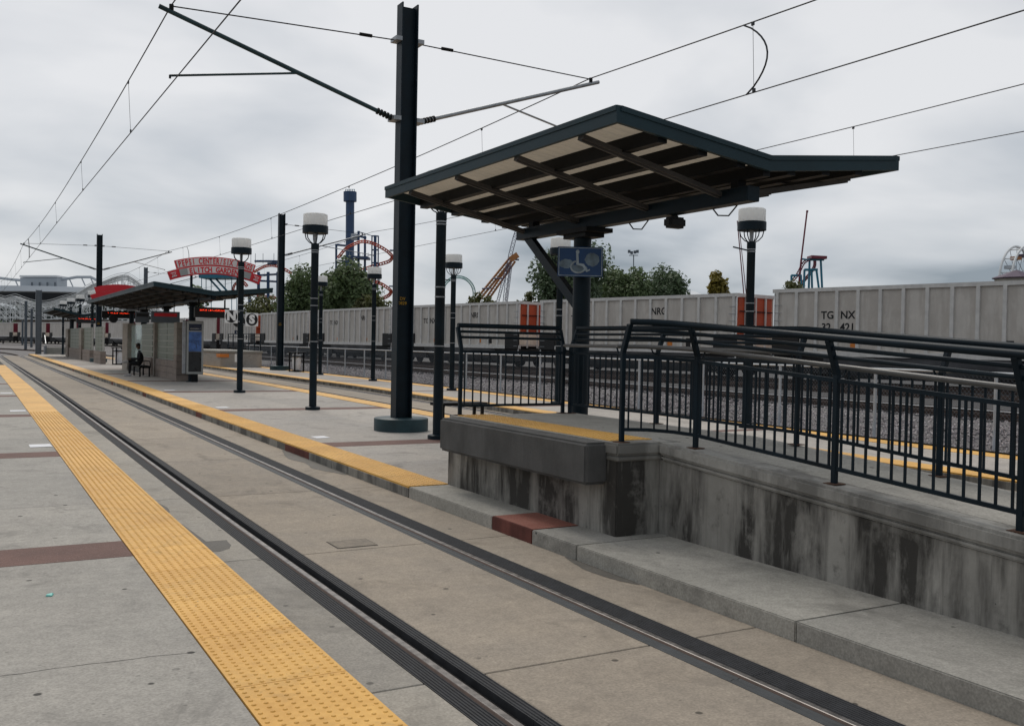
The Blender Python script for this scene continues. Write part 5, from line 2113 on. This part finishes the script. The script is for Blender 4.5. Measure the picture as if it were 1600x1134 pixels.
r10.put(MB().tube([ctr - axis * off_ * .8, ctr + axis * off_ * .8], .5, 10), 'hub', 'greypole')
for s in (-1, 1):
    for q in (-1, 1):
        e_ = ctr + axis * s * off_ * .8 + hz * q * 4
        r10.put(MB().tube([ctr + axis * s * off_ * .8, (e_.x, e_.y, .3)], .18, 6), 'support_leg', 'woodwhite')
r11 = Ride('pavilion', 'violet peaked pavilion roof in front of the ferris wheel', 1590, 130, 'pavilion')
p = r11.P(1588, 436)
r11.put(MB().lathe([(3.0, 0), (3.05, .12), (.1, 1.25)], (p.x, p.y, p.z), 8), 'roof', 'roofpurple')
r11.put(MB().lathe([(2.7, .3 - p.z + p.z * 0), (2.7, p.z)], (p.x, p.y, 0), 8), 'wall', 'beige')

# wooden coaster
r12 = Ride('wooden_coaster', 'white wooden roller coaster lattice beyond the end of the platforms', 110, 300)


def wprof(x):
    if x < 30:
        return 467 + 2 * math.sin(x * .2)
    if x < 100:
        return 467 + 9 * math.sin((x - 30) / 70 * math.pi)
    if x < 160:
        return 467 - 24 * (1 - math.cos((x - 100) / 60 * math.pi)) / 2 * 1.0
    return 443 - 11 * math.sin(min(1, (x - 160) / 75) * math.pi) + max(0, x - 200) * .45


b = MB()
b2 = MB()
for layer in (0, 10, 22):
    x = -40
    prevp = None
    while x < 262:
        yt = wprof(max(x, 0)) + layer * .25
        p, q = at(x, yt, 300 + layer), at(x, 514, 300 + layer)
        b.bar(p, q, .2)
        if prevp:
            n = 5
            for k_ in range(n):
                u0, u1 = k_ / n, (k_ + 1) / n
                A_, B2 = prevp[0].lerp(prevp[1], u0), p.lerp(q, u0)
                A3, B3 = prevp[0].lerp(prevp[1], u1), p.lerp(q, u1)
                b.bar(A_, B2, .17)
                if rnd.random() < .55:
                    b.bar(A_, B3, .10)
                if rnd.random() < .35:
                    b.bar(A3, B2, .10)
            b2.bar(prevp[0] + Vector((0, 0, .3)), p + Vector((0, 0, .3)), .7, .22)
            b2.bar(prevp[0] + Vector((0, 0, 1.2)), p + Vector((0, 0, 1.2)), .12, .12)
        prevp = (p, q)
        x += 10 if layer else 8
o = r12.put(b, 'timber_lattice', 'woodwhite')
o['kind'] = 'stuff'
r12.put(b2, 'track_deck', 'woodwhite')

# dark wooded bank behind the wooden coaster
def far_wood(label, x0, x1, ytop, d, n, seed):
    r_ = np.random.RandomState(seed)
    V, F = [], []
    for i in range(n):
        px = x0 + (x1 - x0) * r_.rand()
        yt = ytop + 5 * math.sin(px * .11) + 3 * math.sin(px * .31 + 1)
        py = yt + (530 - yt) * r_.rand() ** .8
        p = at(px, py, d + 14 * r_.rand())
        u = r_.normal(size=3); u /= np.linalg.norm(u)
        v = np.cross(u, r_.normal(size=3)); v /= np.linalg.norm(v)
        sz = .9 + 1.1 * r_.rand()
        o_ = len(V)
        for k_ in (u * sz, v * sz * .7, -u * sz, -v * sz * .7):
            V.append((p.x + k_[0], p.y + k_[1], p.z + k_[2]))
        F.append((o_, o_ + 1, o_ + 2, o_ + 3))
    me = bpy.data.meshes.new('far_wood')
    me.from_pydata(V, [], F)
    me.materials.append(mat_leaf('far wood grey green', (.055, .075, .065)))
    return tag(obj('far_wood', me, kind='stuff'), label, 'wood')


far_wood('grey green wood behind the white wooden coaster', -60, 240, 478, 335, 6000, 4)

# stadium
r13 = Ride('stadium', 'grey stadium with curved rim and trusses on the horizon', 70, 900, 'stadium')
ce = r13.P(60, 462)
rx_, ry_ = 125 / CAM_F * 900, 60
b = MB()
for q0, q1, mt, nm in (((0, 0), (9, 0), 'stadium', 'rim'),):
    pass


def ell(rs_, z):
    return [(ce + AX_R * math.cos(2 * math.pi * k_ / 48) * rx_ * rs_ + Vector((AX_F.x, AX_F.y, 0)) * math.sin(2 * math.pi * k_ / 48) * ry_ * rs_ + Vector((0, 0, z))) for k_ in range(48)]


def loft(rings, mat, nm):
    b = MB()
    for rg in rings:
        b.v += [tuple(p) for p in rg]
    for j in range(len(rings) - 1):
        for k_ in range(48):
            k2 = (k_ + 1) % 48
            b.f.append((j * 48 + k_, j * 48 + k2, (j + 1) * 48 + k2, (j + 1) * 48 + k_))
    b.f.append(tuple(reversed(range(48))))
    b.f.append(tuple((len(rings) - 1) * 48 + k_ for k_ in range(48)))
    return r13.put(b, nm, mat, True)


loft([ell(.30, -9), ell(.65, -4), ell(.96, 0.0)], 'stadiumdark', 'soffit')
loft([ell(.97, .01), ell(1.0, 1.0), ell(.93, 6.0)], 'stadium', 'rim')
a, c = r13.P(40, 455), r13.P(97, 455)
r13.put(MB().bar((a + Vector((0, 0, 6))), (c + Vector((0, 0, 6))), 20, 12), 'press_box', 'stadium')
r13.put(MB().bar((a + Vector((0, 0, 13.2))), (c + Vector((0, 0, 13.2))), 23, 1.6), 'box_roof', 'tent')
for q in range(4):
    x = 50 + q * 12
    r13.put(MB().bar(r13.P(x, 453, -12.5), r13.P(x, 441, -12.5), 1.6, .5), 'window', 'greypole')
tp = [(-60, 428), (-20, 432), (20, 437), (60, 440), (97, 437), (120, 433), (142, 433), (156, 440), (166, 447)]
r13.put(MB().tube([r13.P(x, y) for x, y in tp], 1.4, 6), 'truss', 'stadium', True)
for x, y in ((-10, 433), (24, 438), (90, 438), (108, 435), (127, 433), (141, 433)):
    r13.bar('truss_strut', 'stadium', (x, y), (x + 6, y + 13), 1.6)

# low buildings behind the platforms' end
r14 = Ride('warehouse', 'low beige building with dark eaves behind the end of the platforms', 100, 240, 'building')
a, c = r14.P(44, 514), r14.P(190, 514)
r14.put(MB().bar(a, c, 12, 3.2), 'wall', 'beige')
r14.put(MB().bar(a + Vector((0, 0, 1.9)), c + Vector((0, 0, 1.9)), 13, .5), 'eave', 'bark')
for x in (55, 85, 103):
    r14.put(MB().bar(r14.P(x, 511, -6.2), r14.P(x + 8, 511, -6.2), .2, .8), 'window', 'tent')

# the unseen side behind the left platform stays open ground; nothing stands there in the photograph
